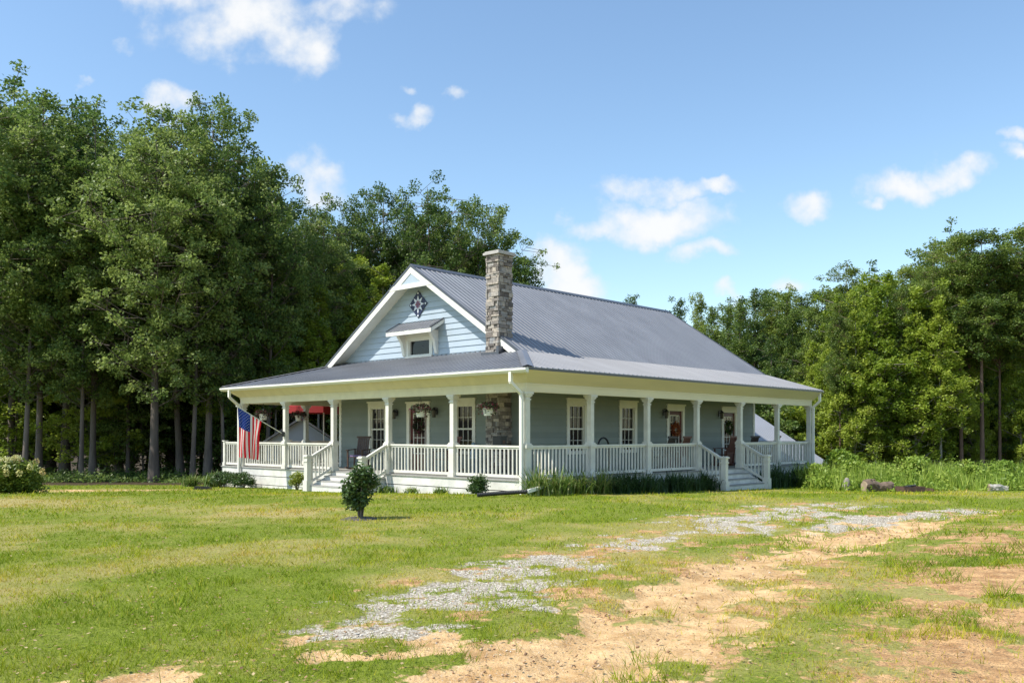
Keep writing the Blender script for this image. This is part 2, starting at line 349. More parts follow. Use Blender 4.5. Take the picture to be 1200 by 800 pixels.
gx = lines([(-700, -120, 40), (-120, -40, 6), (-40, -16, .7), (-16, -8, .16), (-8, 12, .07), (12, 20, .2), (20, 50, .8), (50, 120, 6), (120, 701, 40)])
gy = lines([(-300, -20, 30), (-20, 2, 2), (2, 4.5, .3), (4.5, 13, .06), (13, 21, .11), (21, 36, .35), (36, 70, 1.2), (70, 130, 5), (130, 1200, 50)])
GX, GY = np.meshgrid(gx, gy, indexing='ij')
GZ = gz(GX, GY); mg, ms, mw, md, ml = masks(GX, GY)
GZ = GZ - .03 * np.clip(ms + mg, 0, 1) + .05 * (fbm(GX, GY, 2.2, 4, 51) - .5) * sstep(-1, 3, GX - .4 * (GY - 6)) * (1 - sstep(16, 22, GY))
GZ = GZ - .035 * np.exp(-(pdist(GX, GY, SAND) + .35) ** 2 / .03) + .03 * (fbm(GX, GY, 6, 3, 151) - .5) * np.clip(mw + ms, 0, 1)
nx, ny = len(gx), len(gy)
idx = np.arange(nx * ny).reshape(nx, ny)
F = np.stack([idx[:-1, :-1], idx[1:, :-1], idx[1:, 1:], idx[:-1, 1:]], -1).reshape(-1, 4)
def ground_material():
    m = bpy.data.materials.new('yard_soil_and_turf'); m.use_nodes = True; nt = m.node_tree; N = nt.nodes; L = nt.links
    p = N['Principled BSDF']; p.inputs['Roughness'].default_value = .95; p.inputs['Specular IOR Level'].default_value = .15
    tc = N.new('ShaderNodeTexCoord')
    def nz(sc, det=5, rough=.65):
        n = N.new('ShaderNodeTexNoise'); n.inputs['Scale'].default_value = sc; n.inputs['Detail'].default_value = det; n.inputs['Roughness'].default_value = rough
        L.new(tc.outputs['Object'], n.inputs['Vector']); return n.outputs['Fac']
    def at(n): a = N.new('ShaderNodeAttribute'); a.attribute_name = n; return a.outputs['Fac']
    def mixc(f, a, b):
        x = N.new('ShaderNodeMix'); x.data_type = 'RGBA'
        (L.new(f, x.inputs['Factor']) if not isinstance(f, float) else setattr(x.inputs['Factor'], 'default_value', f))
        for s_, v in (('A', a), ('B', b)):
            if isinstance(v, tuple): x.inputs[s_].default_value = (*v, 1)
            else: L.new(v, x.inputs[s_])
        return x.outputs['Result']
    def rng(v, a, b, c=0., d=1.):
        r = N.new('ShaderNodeMapRange'); L.new(v, r.inputs[0])
        for i, q in enumerate((a, b, c, d)): r.inputs[i + 1].default_value = q
        return r.outputs[0]
    def edge(att, k=1.0):    # break a mask's edge with fine noise
        ad = N.new('ShaderNodeMath'); ad.operation = 'MULTIPLY_ADD'; L.new(rng(nz(9, 6, .7), .3, .7, -.5, .5), ad.inputs[0]); ad.inputs[1].default_value = k; L.new(att, ad.inputs[2])
        return rng(ad.outputs[0], .35, .65)
    green = mixc(rng(nz(30, 6), .35, .65), (.11, .145, .016), (.23, .275, .032))
    dryc = mixc(rng(nz(22, 6), .35, .65), (.27, .23, .075), (.46, .38, .15))
    turf = mixc(rng(at('dry'), 0, 1), green, dryc)
    sandc = mixc(rng(nz(3.0, 8), .35, .68), (.46, .27, .11), (.80, .54, .27))
    sandc = mixc(rng(nz(60, 4), .55, .72), sandc, (.70, .58, .42))
    soil = mixc(rng(nz(5, 8), .35, .65), (.38, .20, .085), (.74, .46, .215))
    soil = mixc(rng(nz(70, 4), .50, .62), soil, (.20, .13, .075))
    vo = N.new('ShaderNodeTexVoronoi'); vo.inputs['Scale'].default_value = 34; L.new(tc.outputs['Object'], vo.inputs['Vector'])
    sv = N.new('ShaderNodeSeparateColor'); L.new(vo.outputs['Color'], sv.inputs[0])
    gravc = mixc(sv.outputs[0], (.46, .41, .33), (.74, .69, .59)); gravc = mixc(rng(vo.outputs['Distance'], .3, .7), gravc, (.30, .25, .18))
    c = mixc(edge(at('worn')), turf, soil); c = mixc(edge(at('sand')), c, sandc); c = mixc(edge(at('gravel'), .8), c, gravc)
    c = mixc(rng(at('litter'), .2, .8), c, mixc(nz(6, 6), (.045, .032, .018), (.09, .065, .035)))
    L.new(c, p.inputs['Base Color'])
    bp = N.new('ShaderNodeBump'); bp.inputs['Strength'].default_value = .9; bp.inputs['Distance'].default_value = .03
    ad = N.new('ShaderNodeMath'); ad.operation = 'ADD'; L.new(nz(26, 6), ad.inputs[0]); L.new(nz(7, 5), ad.inputs[1]); L.new(ad.outputs[0], bp.inputs['Height'])
    L.new(bp.outputs[0], p.inputs['Normal'])
    return m
g = np_mesh('ground', np.stack([GX, GY, GZ], -1).reshape(-1, 3), F, ground_material(), smooth=True,
            extra=[('gravel', 'POINT', mg.ravel()), ('sand', 'POINT', ms.ravel()), ('worn', 'POINT', mw.ravel()), ('dry', 'POINT', md.ravel()), ('litter', 'POINT', ml.ravel())])
tag(g, kind='structure')
def bumpz(x, y): return .05 * (fbm(x, y, 2.2, 4, 51) - .5) * sstep(-1, 3, x - .4 * (y - 6)) * (1 - sstep(16, 22, y))

# grass blades
def grass():
    Vs = []; Ts = []
    for (y0, y1, dens, wd, ln) in ((4.9, 8, 2300, .0060, .050), (8, 12, 1250, .0085, .052), (12, 17, 560, .0125, .055), (17, 24, 230, .019, .060), (24, 37, 62, .032, .065)):
        a = y1 - y0; hw = .60 * y1 + .6
        n = int(dens * a * hw * 2)
        x = RNG.uniform(-hw, hw, n); y = RNG.uniform(y0, y1, n)
        k = np.abs(x) < .60 * y + .5; x, y = x[k], y[k]
        G, S, Wn, D, Li = masks(x, y)
        clump = fbm(x, y, 5.0, 3, 61)
        keep = (1 - .82 * G) * (1 - .95 * S) * (1 - .80 * Wn) * (1 - Li) * (.35 + .65 * sstep(.30, .62, clump + .12 * (1 - D)))
        # bare floor of the house and its planting bed
        c, s = math.cos(.752), math.sin(.752); dx, dy = x - .38, y - 23.71
        u = -c * dx + s * dy; v = s * dx + c * dy
        keep = np.where((u > -.1) & (v > -.1) & (u < 16.1) & (v < 17.5), 0, keep)
        rt = np.maximum(sstep(1.2, 3.4, x - .50 * (y - 6)) * (1 - sstep(11.5, 17, y)), np.clip(S * 1.5, 0, 1) * (1 - sstep(14, 18, y)))
        tuft = sstep(.52, .60, fbm(x, y, 1.9, 4, 131)); keep = keep * (1 - .88 * rt * (1 - tuft)) * (1 + 1.2 * rt * tuft)
        k = RNG.random(len(x)) < keep; tuft, rt = tuft[k], rt[k]; x, y, G, S, Wn, D, clump = [q[k] for q in (x, y, G, S, Wn, D, clump)]
        n = len(x); right = sstep(1.2, 3.4, x - .50 * (y - 6)) * (1 - sstep(11.5, 17, y)); edge = np.clip(Wn + G + S, 0, 1)
        L = .80 * ln * RNG.uniform(.55, 1.35, n) * (1 + 1.0 * rt * tuft + .35 * edge) * (.6 + .8 * sstep(.3, .7, fbm(x, y, 1.2, 3, 71))) * (1 + .9 * (fbm(x, y, 7, 2, 141) > .66))
        w = wd * RNG.uniform(.7, 1.4, n); a = RNG.uniform(0, 2 * math.pi, n); b = RNG.uniform(0, 2 * math.pi, n); lean = RNG.uniform(.2, 1.0, n) * L
        z = gz(x, y) - .006 - .03 * np.clip(S + G, 0, 1) + bumpz(x, y)
        P0 = np.stack([x - np.cos(a) * w / 2, y - np.sin(a) * w / 2, z], -1); P1 = np.stack([x + np.cos(a) * w / 2, y + np.sin(a) * w / 2, z], -1)
        T = np.stack([x + np.cos(b) * lean, y + np.sin(b) * lean, z + L * .8], -1)
        Vs.append(np.stack([P0, P1, T], 1).reshape(-1, 3))
        Ts.append(np.clip(D * .55 + .08 - .15 * rt * tuft + .25 * RNG.random(n) + .25 * (fbm(x, y, .8, 3, 81) - .5) + (RNG.random(n) < .06) * .4, 0, 1))
    V = np.concatenate(Vs); T = np.concatenate(Ts)
    m = mat('lawn_grass_blades', ramp=[(0, (.110, .185, .010)), (.28, (.24, .315, .012)), (.5, (.40, .41, .022)), (.75, (.48, .36, .055)), (1, (.55, .38, .12))], rough=.7, spec=.15, trans=.30)
    print('grass blades', len(T))
    return tag(np_mesh('grass', V, np.arange(len(V)).reshape(-1, 3), m, T), 'patchy green and straw coloured lawn around the worn gravel track', 'grass', kind='stuff')
grass()

def fallen_leaves():
    n = 5200; y = 5 + 20 * RNG.random(n) ** 1.4; x = RNG.uniform(-.6, .6, n) * y; L = RNG.uniform(.02, .045, n)
    C = np.stack([x, y, gz(x, y) + .012 + RNG.random(n) * .02 + bumpz(x, y)], -1)
    nrm = RNG.normal(0, .25, (n, 3)); nrm[:, 2] = 1; nrm /= np.linalg.norm(nrm, axis=1)[:, None]; a = RNG.uniform(0, 6.28, n)
    t = np.stack([np.cos(a), np.sin(a), 0 * a], -1); t -= nrm * (t * nrm).sum(1)[:, None]; q = np.cross(nrm, t); L = L[:, None]
    V = np.stack([C - t * L / 2, C + q * L * .3, C + t * L / 2, C - q * L * .3], 1).reshape(-1, 3)
    m = mat('dead_leaves', ramp=[(0, (.12, .06, .03)), (.5, (.30, .18, .08)), (1, (.50, .38, .20))], rough=.8)
    tag(np_mesh('fallen_leaves', V, np.arange(4 * n).reshape(-1, 4), m, RNG.random(n)), 'dry brown leaves and twigs scattered over the lawn', 'leaves', kind='stuff')
fallen_leaves()
# loose stones
OCT = np.array([(1, 0, 0), (-1, 0, 0), (0, 1, 0), (0, -1, 0), (0, 0, 1), (0, 0, -1)], float)
OCF = np.array([(0, 2, 4), (2, 1, 4), (1, 3, 4), (3, 0, 4), (2, 0, 5), (1, 2, 5), (3, 1, 5), (0, 3, 5)])
def stones(name, n, area, maskf, r0, r1, m, label, cat):
    x = RNG.uniform(area[0], area[1], n); y = area[2] + (area[3] - area[2]) * RNG.random(n) ** 1.25
    k = RNG.random(n) < maskf(x, y); x, y = x[k], y[k]; n = len(x)
    r = r0 + (r1 - r0) * RNG.random(n) ** 2.5; r = r * (1 + .04 * np.maximum(y - 7, 0))
    sc = RNG.uniform(.6, 1.2, (n, 1, 3)) * np.array([1, 1, .7]) * r[:, None, None]
    V = OCT[None] * sc * RNG.uniform(.75, 1.2, (n, 6, 1)); a = RNG.uniform(0, 6.28, n); ca, sa = np.cos(a)[:, None], np.sin(a)[:, None]
    X = V[..., 0] * ca - V[..., 1] * sa; Y = V[..., 0] * sa + V[..., 1] * ca; tilt = RNG.uniform(-.6, .6, n)[:, None]
    Z = V[..., 2] + X * tilt
    V = np.stack([X + x[:, None], Y + y[:, None], Z + (gz(x, y) - .03 + bumpz(x, y) + r * .35)[:, None]], -1).reshape(-1, 3)
    Fx = (OCF[None] + np.arange(n)[:, None, None] * 6).reshape(-1, 3)
    return tag(np_mesh(name, V, Fx, m, np.repeat(RNG.random(n), 8)), label, cat, kind='stuff')
gravel_m = mat('crushed_gravel', ramp=[(0, (.34, .29, .225)), (.5, (.55, .485, .39)), (1, (.76, .69, .57))], rough=.85)
stones('gravel', 150000, (-3.5, 11, 5.5, 21), lambda x, y: masks(x, y)[0] ** 1.3 * .95, .004, .014, gravel_m, 'crushed grey gravel strewn along the worn driveway track', 'gravel')
clod_m = mat('soil_clods', ramp=[(0, (.18, .10, .055)), (.6, (.46, .29, .16)), (1, (.60, .50, .38))], rough=.95)
stones('soil_clods', 26000, (-3, 12, 5.0, 15), lambda x, y: masks(x, y)[2] * .7 + masks(x, y)[1] * .12, .005, .020, clod_m, 'small clods and pebbles on the bare orange soil', 'clods')

# ------------------------------------------------------------------ the house
TH = .752
HX, HY = .38, 23.71
HROT = math.atan2(math.cos(TH), math.sin(TH))
def HW(u, v, z=0.0): return (HX - math.cos(TH) * u + math.sin(TH) * v, HY + math.sin(TH) * u + math.cos(TH) * v, z)
ZD, ZRAIL, ZB, ZB2, ZE = .35, 1.27, 2.72, 2.96, 3.32          # deck, rail top, beam underside, beam top, eave
UW0, UW1, VW0, VW1 = 2.3, 11.65, 2.4, 17.0                    # walls
CU = [0, 2.85, 5.8, 8.7, 11.6, 14.5]; CV = [0, 2.79, 5.67, 8.62, 11.58, 14.49, 17.32]
UR, ZR = 6.95, 7.28; SL = .648; SP = .2975
house = empty('house', (HX, HY, 0), HROT, 'pale blue farmhouse with metal roof, stone chimney and white railed wraparound porch', 'house')

def side_wall(name, mtl, axis, pos, outward, a0, a1, z0, z1, holes, exp=.185, topf=None):
    """lap siding: every board a tilted face with its lower lip; holes = (a0,a1,z0,z1). axis 'u' runs along u at v=pos"""
    b = MB(); z = z0; row = 0
    def P(a, z_, d):
        d = pos + outward * d
        return (d, a, z_) if axis == 'u' else (a, d, z_)
    while z < z1 - 1e-6:
        zt = min(z + exp, z1); tint = random.random()
        cuts = sorted({z, zt} | {q for h in holes for q in (h[2], h[3]) if z < q < zt})
        for c0, c1 in zip(cuts[:-1], cuts[1:]):
            segs = [(a0, a1)]
            if topf: l0, r0 = topf(c0); l1, r1 = topf(c1)
            else: l0, r0, l1, r1 = a0, a1, a0, a1
            hs = sorted([h for h in holes if h[2] < c1 - 1e-6 and h[3] > c0 + 1e-6]); segs = []; L0, L1 = l0, l1
            for h in hs: segs.append((L0, h[0], L1, h[0])); L0 = L1 = h[1]
            segs.append((L0, r0, L1, r1))
            d0 = .004 + .026 * (zt - c0) / exp; d1 = .004 + .026 * (zt - c1) / exp
            for (p, q, p1, q1) in segs:
                if q - p < .002 or q1 - p1 < -.001: continue
                b.add([P(p, c0, d0), P(q, c0, d0), P(q1, c1, d1), P(p1, c1, d1)], [(0, 1, 2, 3)], tint)
                if c0 == z: b.add([P(p, c0, 0), P(q, c0, 0), P(q, c0, d0), P(p, c0, d0)], [(0, 1, 2, 3)], tint)
        z = zt; row += 1
    o = b.build(name, mtl, house, fixn=False); return o

# openings: windows and doors, (centre, half width of the glass, z0, z1, kind)
WT = 2.50; WS = 1.05
front_open = [(9.38, .39, 1.0, WT, 'window'), (7.15, .45, ZD, 2.42, 'door'), (4.87, .38, 1.0, WT, 'window')]
right_open = [(4.99, .385, 1.0, WT, 'window'), (7.84, .385, 1.0, WT, 'window'), (10.88, .45, ZD, 2.42, 'door'), (14.88, .46, ZD, 2.42, 'door')]
H = lambda L: [(c - w - .02, c + w + .02, z0 - (0.02 if k == 'window' else .4), z1 + .02) for c, w, z0, z1, k in L]
side_wall('wall', M['siding_shade'], 'u', VW0, -1, UW0, UW1, ZD, 3.05, H(front_open))
side_wall('wall', M['siding_shade'], 'v', UW0, -1, VW0, VW1, ZD, 3.05, H(right_open))
side_wall('wall', M['siding_shade'], 'v', UW1, 1, VW0, VW1, ZD, 3.05, [])
side_wall('wall', M['siding_shade'], 'u', VW1, 1, UW0, UW1, -1.2, 4.1, [])
def gable_lim(off):
    return lambda z: (UR - (ZR - .10 - z) / SL + off, UR + (ZR - .10 - z) / SL - off)
gw = (6.52, 7.68, 4.24, 4.86)
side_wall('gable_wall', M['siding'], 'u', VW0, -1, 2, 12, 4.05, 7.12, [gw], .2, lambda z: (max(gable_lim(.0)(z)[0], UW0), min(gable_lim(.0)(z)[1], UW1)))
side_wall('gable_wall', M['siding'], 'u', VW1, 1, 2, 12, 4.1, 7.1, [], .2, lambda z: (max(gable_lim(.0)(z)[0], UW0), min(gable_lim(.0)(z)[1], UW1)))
for (u, v) in ((UW0, VW0), (UW1, VW0), (UW0, VW1), (UW1, VW1)):
    b = MB(); su = -1 if u == UW0 else 1; sv = -1 if v == VW0 else 1
    b.hb(u - su * .10, u + su * .035, v + sv * .005, v + sv * .035, ZD - (0 if v == VW0 else 1.2), 3.03); b.hb(u + su * .005, u + su * .035, v + sv * .004, v - sv * .10, ZD, 3.03)
    b.build('corner_trim', M['trim'], house)
# dark rooms behind the openings, so that glass has depth
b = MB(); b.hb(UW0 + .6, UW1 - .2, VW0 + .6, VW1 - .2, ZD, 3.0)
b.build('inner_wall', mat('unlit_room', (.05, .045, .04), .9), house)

def opening_frame(axis, pos, outw):
    """returns a box function in wall coordinates: a along the wall, d out of the wall"""
    def f(mb, a0, a1, d0, d1, z0, z1, tint=.5):
        if axis == 'u': mb.hb(a0, a1, pos + outw * d0, pos + outw * d1, z0, z1, tint)
        else: mb.hb(pos + outw * d0, pos + outw * d1, a0, a1, z0, z1, tint)
    return f
def make_window(axis, pos, outw, c, w, z0, z1, label=None, curtain=None, two=True, cols=3):
    f = opening_frame(axis, pos, outw); wb = MB(); t = .14
    f(wb, c - w - t, c - w, -.02, .045, z0 - .02, z1 + .02); f(wb, c + w, c + w + t, -.02, .045, z0 - .02, z1 + .02)
    f(wb, c - w - t, c + w + t, -.02, .050, z1 + .02, z1 + .20)
    f(wb, c - w - t - .03, c + w + t + .03, -.02, .085, z1 + .20, z1 + .255)
    win = wb.build('window', M['trim'], house)
    if label: win['label'] = label
    s = MB(); f(s, c - w - t - .02, c + w + t + .02, -.02, .09, z0 - .075, z0 - .02); s.build('sill', M['trim'], win)
    s = MB(); sw = .035
    f(s, c - w, c - w + sw, -.07, .0, z0 - .02, z1 + .02); f(s, c + w - sw, c + w, -.07, .0, z0 - .02, z1 + .02)
    f(s, c - w + sw, c + w - sw, -.07, .0, z1 - .02, z1 + .02); f(s, c - w + sw, c + w - sw, -.07, .0, z0 - .02, z0 + .03)
    zm = (z0 + z1) / 2
    if two: f(s, c - w + sw, c + w - sw, -.068, .004, zm - .025, zm + .025)
    m_ = MB()
    for k in range(1, cols):
        a = c - w + sw + (2 * w - 2 * sw) * k / cols; f(m_, a - .007, a + .007, -.055, -.03, z0 + .03, z1 - .02)
    if two:
        for (q0, q1) in ((z0 + .03, zm - .025), (zm + .025, z1 - .02)):
            q = (q0 + q1) / 2; f(m_, c - w + sw, c + w - sw, -.056, -.031, q - .007, q + .007)
    s.build('sash', M['trim'], win)
    if cols > 1: m_.build('muntin', M['trim'], win)
    p = MB(); f(p, c - w + .01, c + w - .01, -.062, -.058, z0 - .01, z1 + .01); p.build('pane', M['glass'], win)
    return win
for i, (c, w, z0, z1, k) in enumerate(front_open + right_open):
    ax, pos = ('u', VW0) if i < 3 else ('v', UW0)
    if k == 'window': make_window(ax, pos, -1, c, w, z0, z1)
gwin = make_window('u', VW0, -1, 7.1, .54, 4.28, 4.80, 'small square attic window under its own metal awning', two=False, cols=1)
b = MB(); b.lathe([(0, 0), (.10, .0), (.16, .14), (.20, .30), (.13, .42), (0, .46)], (VW0 + .25, 7.0, 4.30), 12); b.build('vase', mat('dark_blue_vase', (.03, .03, .07), .3), gwin)

def make_door(axis, pos, outw, c, w, z0, z1, label):
    f = opening_frame(axis, pos, outw); wb = MB(); t = .15
    f(wb, c - w - t, c - w, -.02, .045, z0, z1 + .02); f(wb, c + w, c + w + t, -.02, .045, z0, z1 + .02)
    f(wb, c - w - t, c + w + t, -.02, .05, z1 + .02, z1 + .22); f(wb, c - w - t - .03, c + w + t + .03, -.02, .085, z1 + .22, z1 + .275)
    d = wb.build('door', M['trim'], house); d['label'] = label
    lf = MB(); a, st = .0, .13
    f(lf, c - w, c - w + st, -.07, -.02, z0, z1); f(lf, c + w - st, c + w, -.07, -.02, z0, z1)
    f(lf, c - w + st, c + w - st, -.07, -.02, z1 - .13, z1); f(lf, c - w + st, c + w - st, -.07, -.02, z0, z0 + .55)
    f(lf, c - w + st + .08, c + w - st - .08, -.05, -.012, z0 + .12, z0 + .44)
    lf.build('door_leaf', M['doorred'], d)
    g_ = MB(); f(g_, c - w + st, c + w - st, -.05, -.046, z0 + .55, z1 - .13); g_.build('door_glass', M['glass2'], d)
    m_ = MB(); i0, i1 = c - w + st, c + w - st
    f(m_, i0, i0 + .03, -.046, -.026, z0 + .55, z1 - .13); f(m_, i1 - .03, i1, -.046, -.026, z0 + .55, z1 - .13)
    f(m_, i0 + .03, i1 - .03, -.046, -.026, z1 - .16, z1 - .13); f(m_, i0 + .03, i1 - .03, -.046, -.026, z0 + .55, z0 + .58)
    for k in (1, 2): q = i0 + (i1 - i0) * k / 3; f(m_, q - .009, q + .009, -.045, -.03, z0 + .58, z1 - .16)
    for k in range(1, 5): q = z0 + .55 + (z1 - z0 - .68) * k / 5; f(m_, i0 + .03, i1 - .03, -.0455, -.0305, q - .009, q + .009)
    m_.build('glazing_bar', M['trim'], d)
    h_ = MB(); f(h_, c + w - .09, c + w - .05, -.02, .03, z0 + .95, z0 + 1.02); h_.build('door_handle', M['black'], d)
    return d
make_door('u', VW0, -1, 7.15, .45, ZD, 2.42, 'dark red glazed front door behind the left porch railing')
make_door('v', UW0, -1, 10.88, .45, ZD, 2.42, 'dark red glazed door with an autumn leaf wreath')
make_door('v', UW0, -1, 14.88, .46, ZD, 2.42, 'dark red glazed door facing the right porch steps')
def lantern(axis, pos, outw, a, z):
    root = MB(); f = opening_frame(axis, pos, outw); f(root, a - .05, a + .05, .02, .045, z - .12, z + .10); 
    f(root, a - .012, a + .012, .045, .16, z + .10, z + .124)
    o = root.build('wall_lantern', M['black'], house)
    u, v = (a, pos + outw * .16) if axis == 'u' else (pos + outw * .16, a)
    c = MB(); c.lathe([(0, .12), (.03, .10), (.10, .02), (.10, .0), (.0, .0)], (v, u, z), 8); c.lathe([(0, -.22), (.06, -.22), (.06, -.20), (0, -.2)], (v, u, z), 8)
    for k in range(4): an = k * math.pi / 2 + .78; c.tube([(v + .085 * math.cos(an), u + .085 * math.sin(an), z), (v + .055 * math.cos(an), u + .055 * math.sin(an), z - .2)], .008, 4)
    c.build('lantern_cage', M['black'], o)
    g_ = MB(); g_.lathe([(0, -.2), (.045, -.2), (.07, 0), (0, 0)], (v, u, z), 8); g_.build('lantern_glass', mat('lantern_glass', (.12, .11, .09), .1), o)
for ax, pos, a, z in (('u', VW0, 8.28, 2.33), ('u', VW0, 6.20, 2.36), ('v', UW0, 10.05, 2.38), ('v', UW0, 14.05, 2.40)): lantern(ax, pos, -1, a, z)

# metal roofs with raised ribs
def ribs(a0, a1, sp=.229):
    """profile positions along the eave: (a, height)"""
    r = [(a0, 0)]; a = a0 + .06
    while a < a1 - .07:
        r += [(a, 0), (a + .014, .019), (a + .042, .019), (a + .056, 0)]; a += sp
    return r + [(a1, 0)]
def roof_plane(mb, prof, f, d0f, d1f, th=.02):
    """f(a, d, h) -> xyz ; d runs up the slope from the eave"""
    for (a, h), (a2, h2) in zip(prof[:-1], prof[1:]):
        p, q = d0f(a), d1f(a); p2, q2 = d0f(a2), d1f(a2)
        if q - p < .001 and q2 - p2 < .001: continue
        q = max(q, p); q2 = max(q2, p2)
        mb.add([f(a, p, h), f(a2, p2, h2), f(a2, q2, h2), f(a, q, h)], [(0, 1, 2, 3)])
        mb.add([f(a, p, h), f(a2, p2, h2), f(a2, p2, -th), f(a, p, -th)], [(0, 1, 2, 3)])
EO = .54                                   # eave overhang
EL = 15.1                                 # left eave
RV0, RV1 = 1.88, 17.5                     # main roof, front and rear rake
SPL = (4.04 - ZE - .02) / (EL - 11.95)    # left porch roof pitch
z_e = ZE + .02
b = MB()
fR = lambda a, d, h: (a, 1.95 - .02 + d, z_e + SP * 2.45 + SL * d + h)   # a=v, d=u-1.95
roof_plane(b, ribs(RV0, RV1), lambda a, d, h: (a, 1.95 + d, 4.04 + SL * d + h), lambda a: 0, lambda a: 5.0)
roof_plane(b, ribs(RV0, RV1), lambda a, d, h: (a, 11.95 - d, 4.04 + SL * d + h), lambda a: 0, lambda a: 5.0)
roof = b.build('roof', M['metal'], house, fixn=False)
b = MB(); b.prism([(UR - .17, ZR - .075), (UR, ZR + .045), (UR + .17, ZR - .075), (UR + .17, ZR - .10), (UR, ZR + .02), (UR - .17, ZR - .10)], RV0 - .02, RV1 + .02, f=lambda a, z, v: (v, a, z))
b.build('ridge_cap', M['metal_dark'], roof)
# rake edges, soffits, truss
for v0, v1, vs in ((RV0 - .02, RV0 + .02, VW0), (RV1 - .02, RV1 + .02, VW1)):
    for sg in (-1, 1):
        b = MB(); bd = MB(); bs = MB(); e = UR + sg * 5.08; zt = lambda u: ZR - .03 - SL * abs(u - UR)
        b.prism([(e, zt(e)), (UR, zt(UR)), (UR, zt(UR) - .25), (e, zt(e) - .25)], v0, v1, f=lambda a, z, v: (v, a, z))
        bd.prism([(e, zt(e) + .055), (UR, zt(UR) + .055), (UR, zt(UR) - .03), (e, zt(e) - .03)], v0 - .012, v1 + .012, f=lambda a, z, v: (v, a, z))
        lo, hi = (v1 + .002, vs - .005) if vs == VW0 else (vs + .005, v0 - .002)
        bs.prism([(e, zt(e) - .03), (UR, zt(UR) - .03), (UR, zt(UR) - .16), (e, zt(e) - .16)], lo, hi, f=lambda a, z, v: (v, a, z))
        b.build('rake_board', M['trim'], roof); bd.build('rake_flashing', M['metal_dark'], roof); bs.build('rake_soffit', M['trim'], roof)
b = MB(); hw = (ZR - .03 - 6.50) / SL
b.prism([(UR - hw + .0, 6.50), (UR + hw, 6.50), (UR + hw - .22, 6.65), (UR - hw + .22, 6.65)], RV0 - .032, RV0 + .03, f=lambda a, z, v: (v, a, z))
truss = b.build('gable_truss', M['trim'], roof)
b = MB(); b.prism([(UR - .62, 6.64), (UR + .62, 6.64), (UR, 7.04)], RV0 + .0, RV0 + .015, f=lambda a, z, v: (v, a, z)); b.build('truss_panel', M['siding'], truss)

# porch roofs: front, right and left
b = MB()
hipR = lambda u: u                         # equal pitch: hip where v = u
hipL = lambda u: (EL - u) * SPL / SP - EO  # v on the left hip
roof_plane(b, ribs(-EO, EL), lambda a, d, h: (-EO + d, a, z_e + SP * d + h), lambda a: 0,
           lambda a: max(0, min(VW0 + EO, a + EO, hipL(a) + EO)))
roof_plane(b, ribs(-EO, 17.55), lambda a, d, h: (a, -EO + d, z_e + SP * d + h), lambda a: 0, lambda a: min(2.47, a + EO))
roof_plane(b, ribs(-EO, 17.55), lambda a, d, h: (a, EL - d, z_e + SPL * d + h), lambda a: 0, lambda a: min(3.17, (a + EO) * SP / SPL))
proof = b.build('porch_roof', M['metal'], house, fixn=False)
b = MB()
def hipcap(p, q, w=.15):
    p = Vector(p); q = Vector(q); d = (q - p).normalized(); s = d.cross(Vector((0, 0, 1))).normalized(); dn = Vector((0, 0, -1))
    o = Vector((0, 0, .055)); vs = []
    for c in (p, q): vs += [c + o - s * w + dn * .045, c + o, c + o + s * w + dn * .045]
    b.add(vs, [(0, 1, 4, 3), (1, 2, 5, 4)])
hipcap((-EO, -EO, z_e), (1.98, 1.98, z_e + SP * 2.48)); b.build('hip_cap', M['metal'], proof, fixn=False); b = MB(); hipcap((-EO, EL, z_e), (VW0, EL - (VW0 + EO) * SP / SPL, z_e + SP * (VW0 + EO)))
b.build('hip_cap', M['metal'], proof, fixn=False)
# eave board under the sheets, gutter along the front, plain edge on the right
b = MB()
b.hb(-EO + .02, EL - .02, -EO + .02, -EO + .05, ZE - .14, ZE); b.hb(EL - .05, EL - .02, -EO + .055, 17.53, ZE - .12, ZE - .002)
b.build('eave_board', M['trim'], proof)
b = MB(); b.hb(-EO + .02, -EO + .045, -EO + .055, 17.53, ZE - .045, ZE - .002); b.build('drip_edge', M['metal_dark'], proof)
b = MB(); b.prism([(-EO - .11, ZE - .01), (-EO + .018, ZE - .01), (-EO + .018, ZE - .12), (-EO - .06, ZE - .12), (-EO - .11, ZE - .06)], -EO - .02, EL + .02, f=lambda a, z, u: (a, u, z))
b.prism([(EL + .11, ZE - .01), (EL - .018, ZE - .01), (EL - .018, ZE - .12), (EL + .06, ZE - .12), (EL + .11, ZE - .06)], -EO - .015, 17.5, f=lambda a, z, v: (v, a, z))
b.build('gutter', M['gutter'], proof)
# sloped frieze under the eaves and the beam over the posts
def ring_soffit(mb):
    o, i = EO - .03, .11
    A = [(-o, -o), (-i, -i)]
    def q(p0, p1, z0, p2, p3, z1): mb.add([(p0[1], p0[0], z0), (p1[1], p1[0], z0), (p3[1], p3[0], z1), (p2[1], p2[0], z1)], [(0, 1, 2, 3)])
    zo, zi = ZE - .05, ZB2
    le, li = EL - .05, CU[-1] + i
    q((-o, -o), (le, -o), zo, (-i, -i), (li, -i), zi)
    q((-o, -o), (-o, 17.5), zo, (-i, -i), (-i, 17.5), zi)
    q((le, -o), (le, 17.5), zo, (li, -i), (li, 17.5), zi)
b = MB(); ring_soffit(b); b.build('soffit', M['soffit'], house)
b = MB(); bw = .085
b.hb(-bw, CU[-1] + bw, -bw, bw, ZB, ZB2); b.hb(-bw, bw, bw, CV[-1] + bw, ZB, ZB2 - .001); b.hb(CU[-1] - bw, CU[-1] + bw, bw, CV[-1] + bw, ZB, ZB2 - .001)
b.hb(-bw - .018, CU[-1] + bw + .018, -bw - .018, -bw, ZB2 - .045, ZB2); b.hb(-bw - .018, -bw, -bw + .001, CV[-1] + bw, ZB2 - .045, ZB2 - .001)
b.build('porch_beam', M['beam'], house)
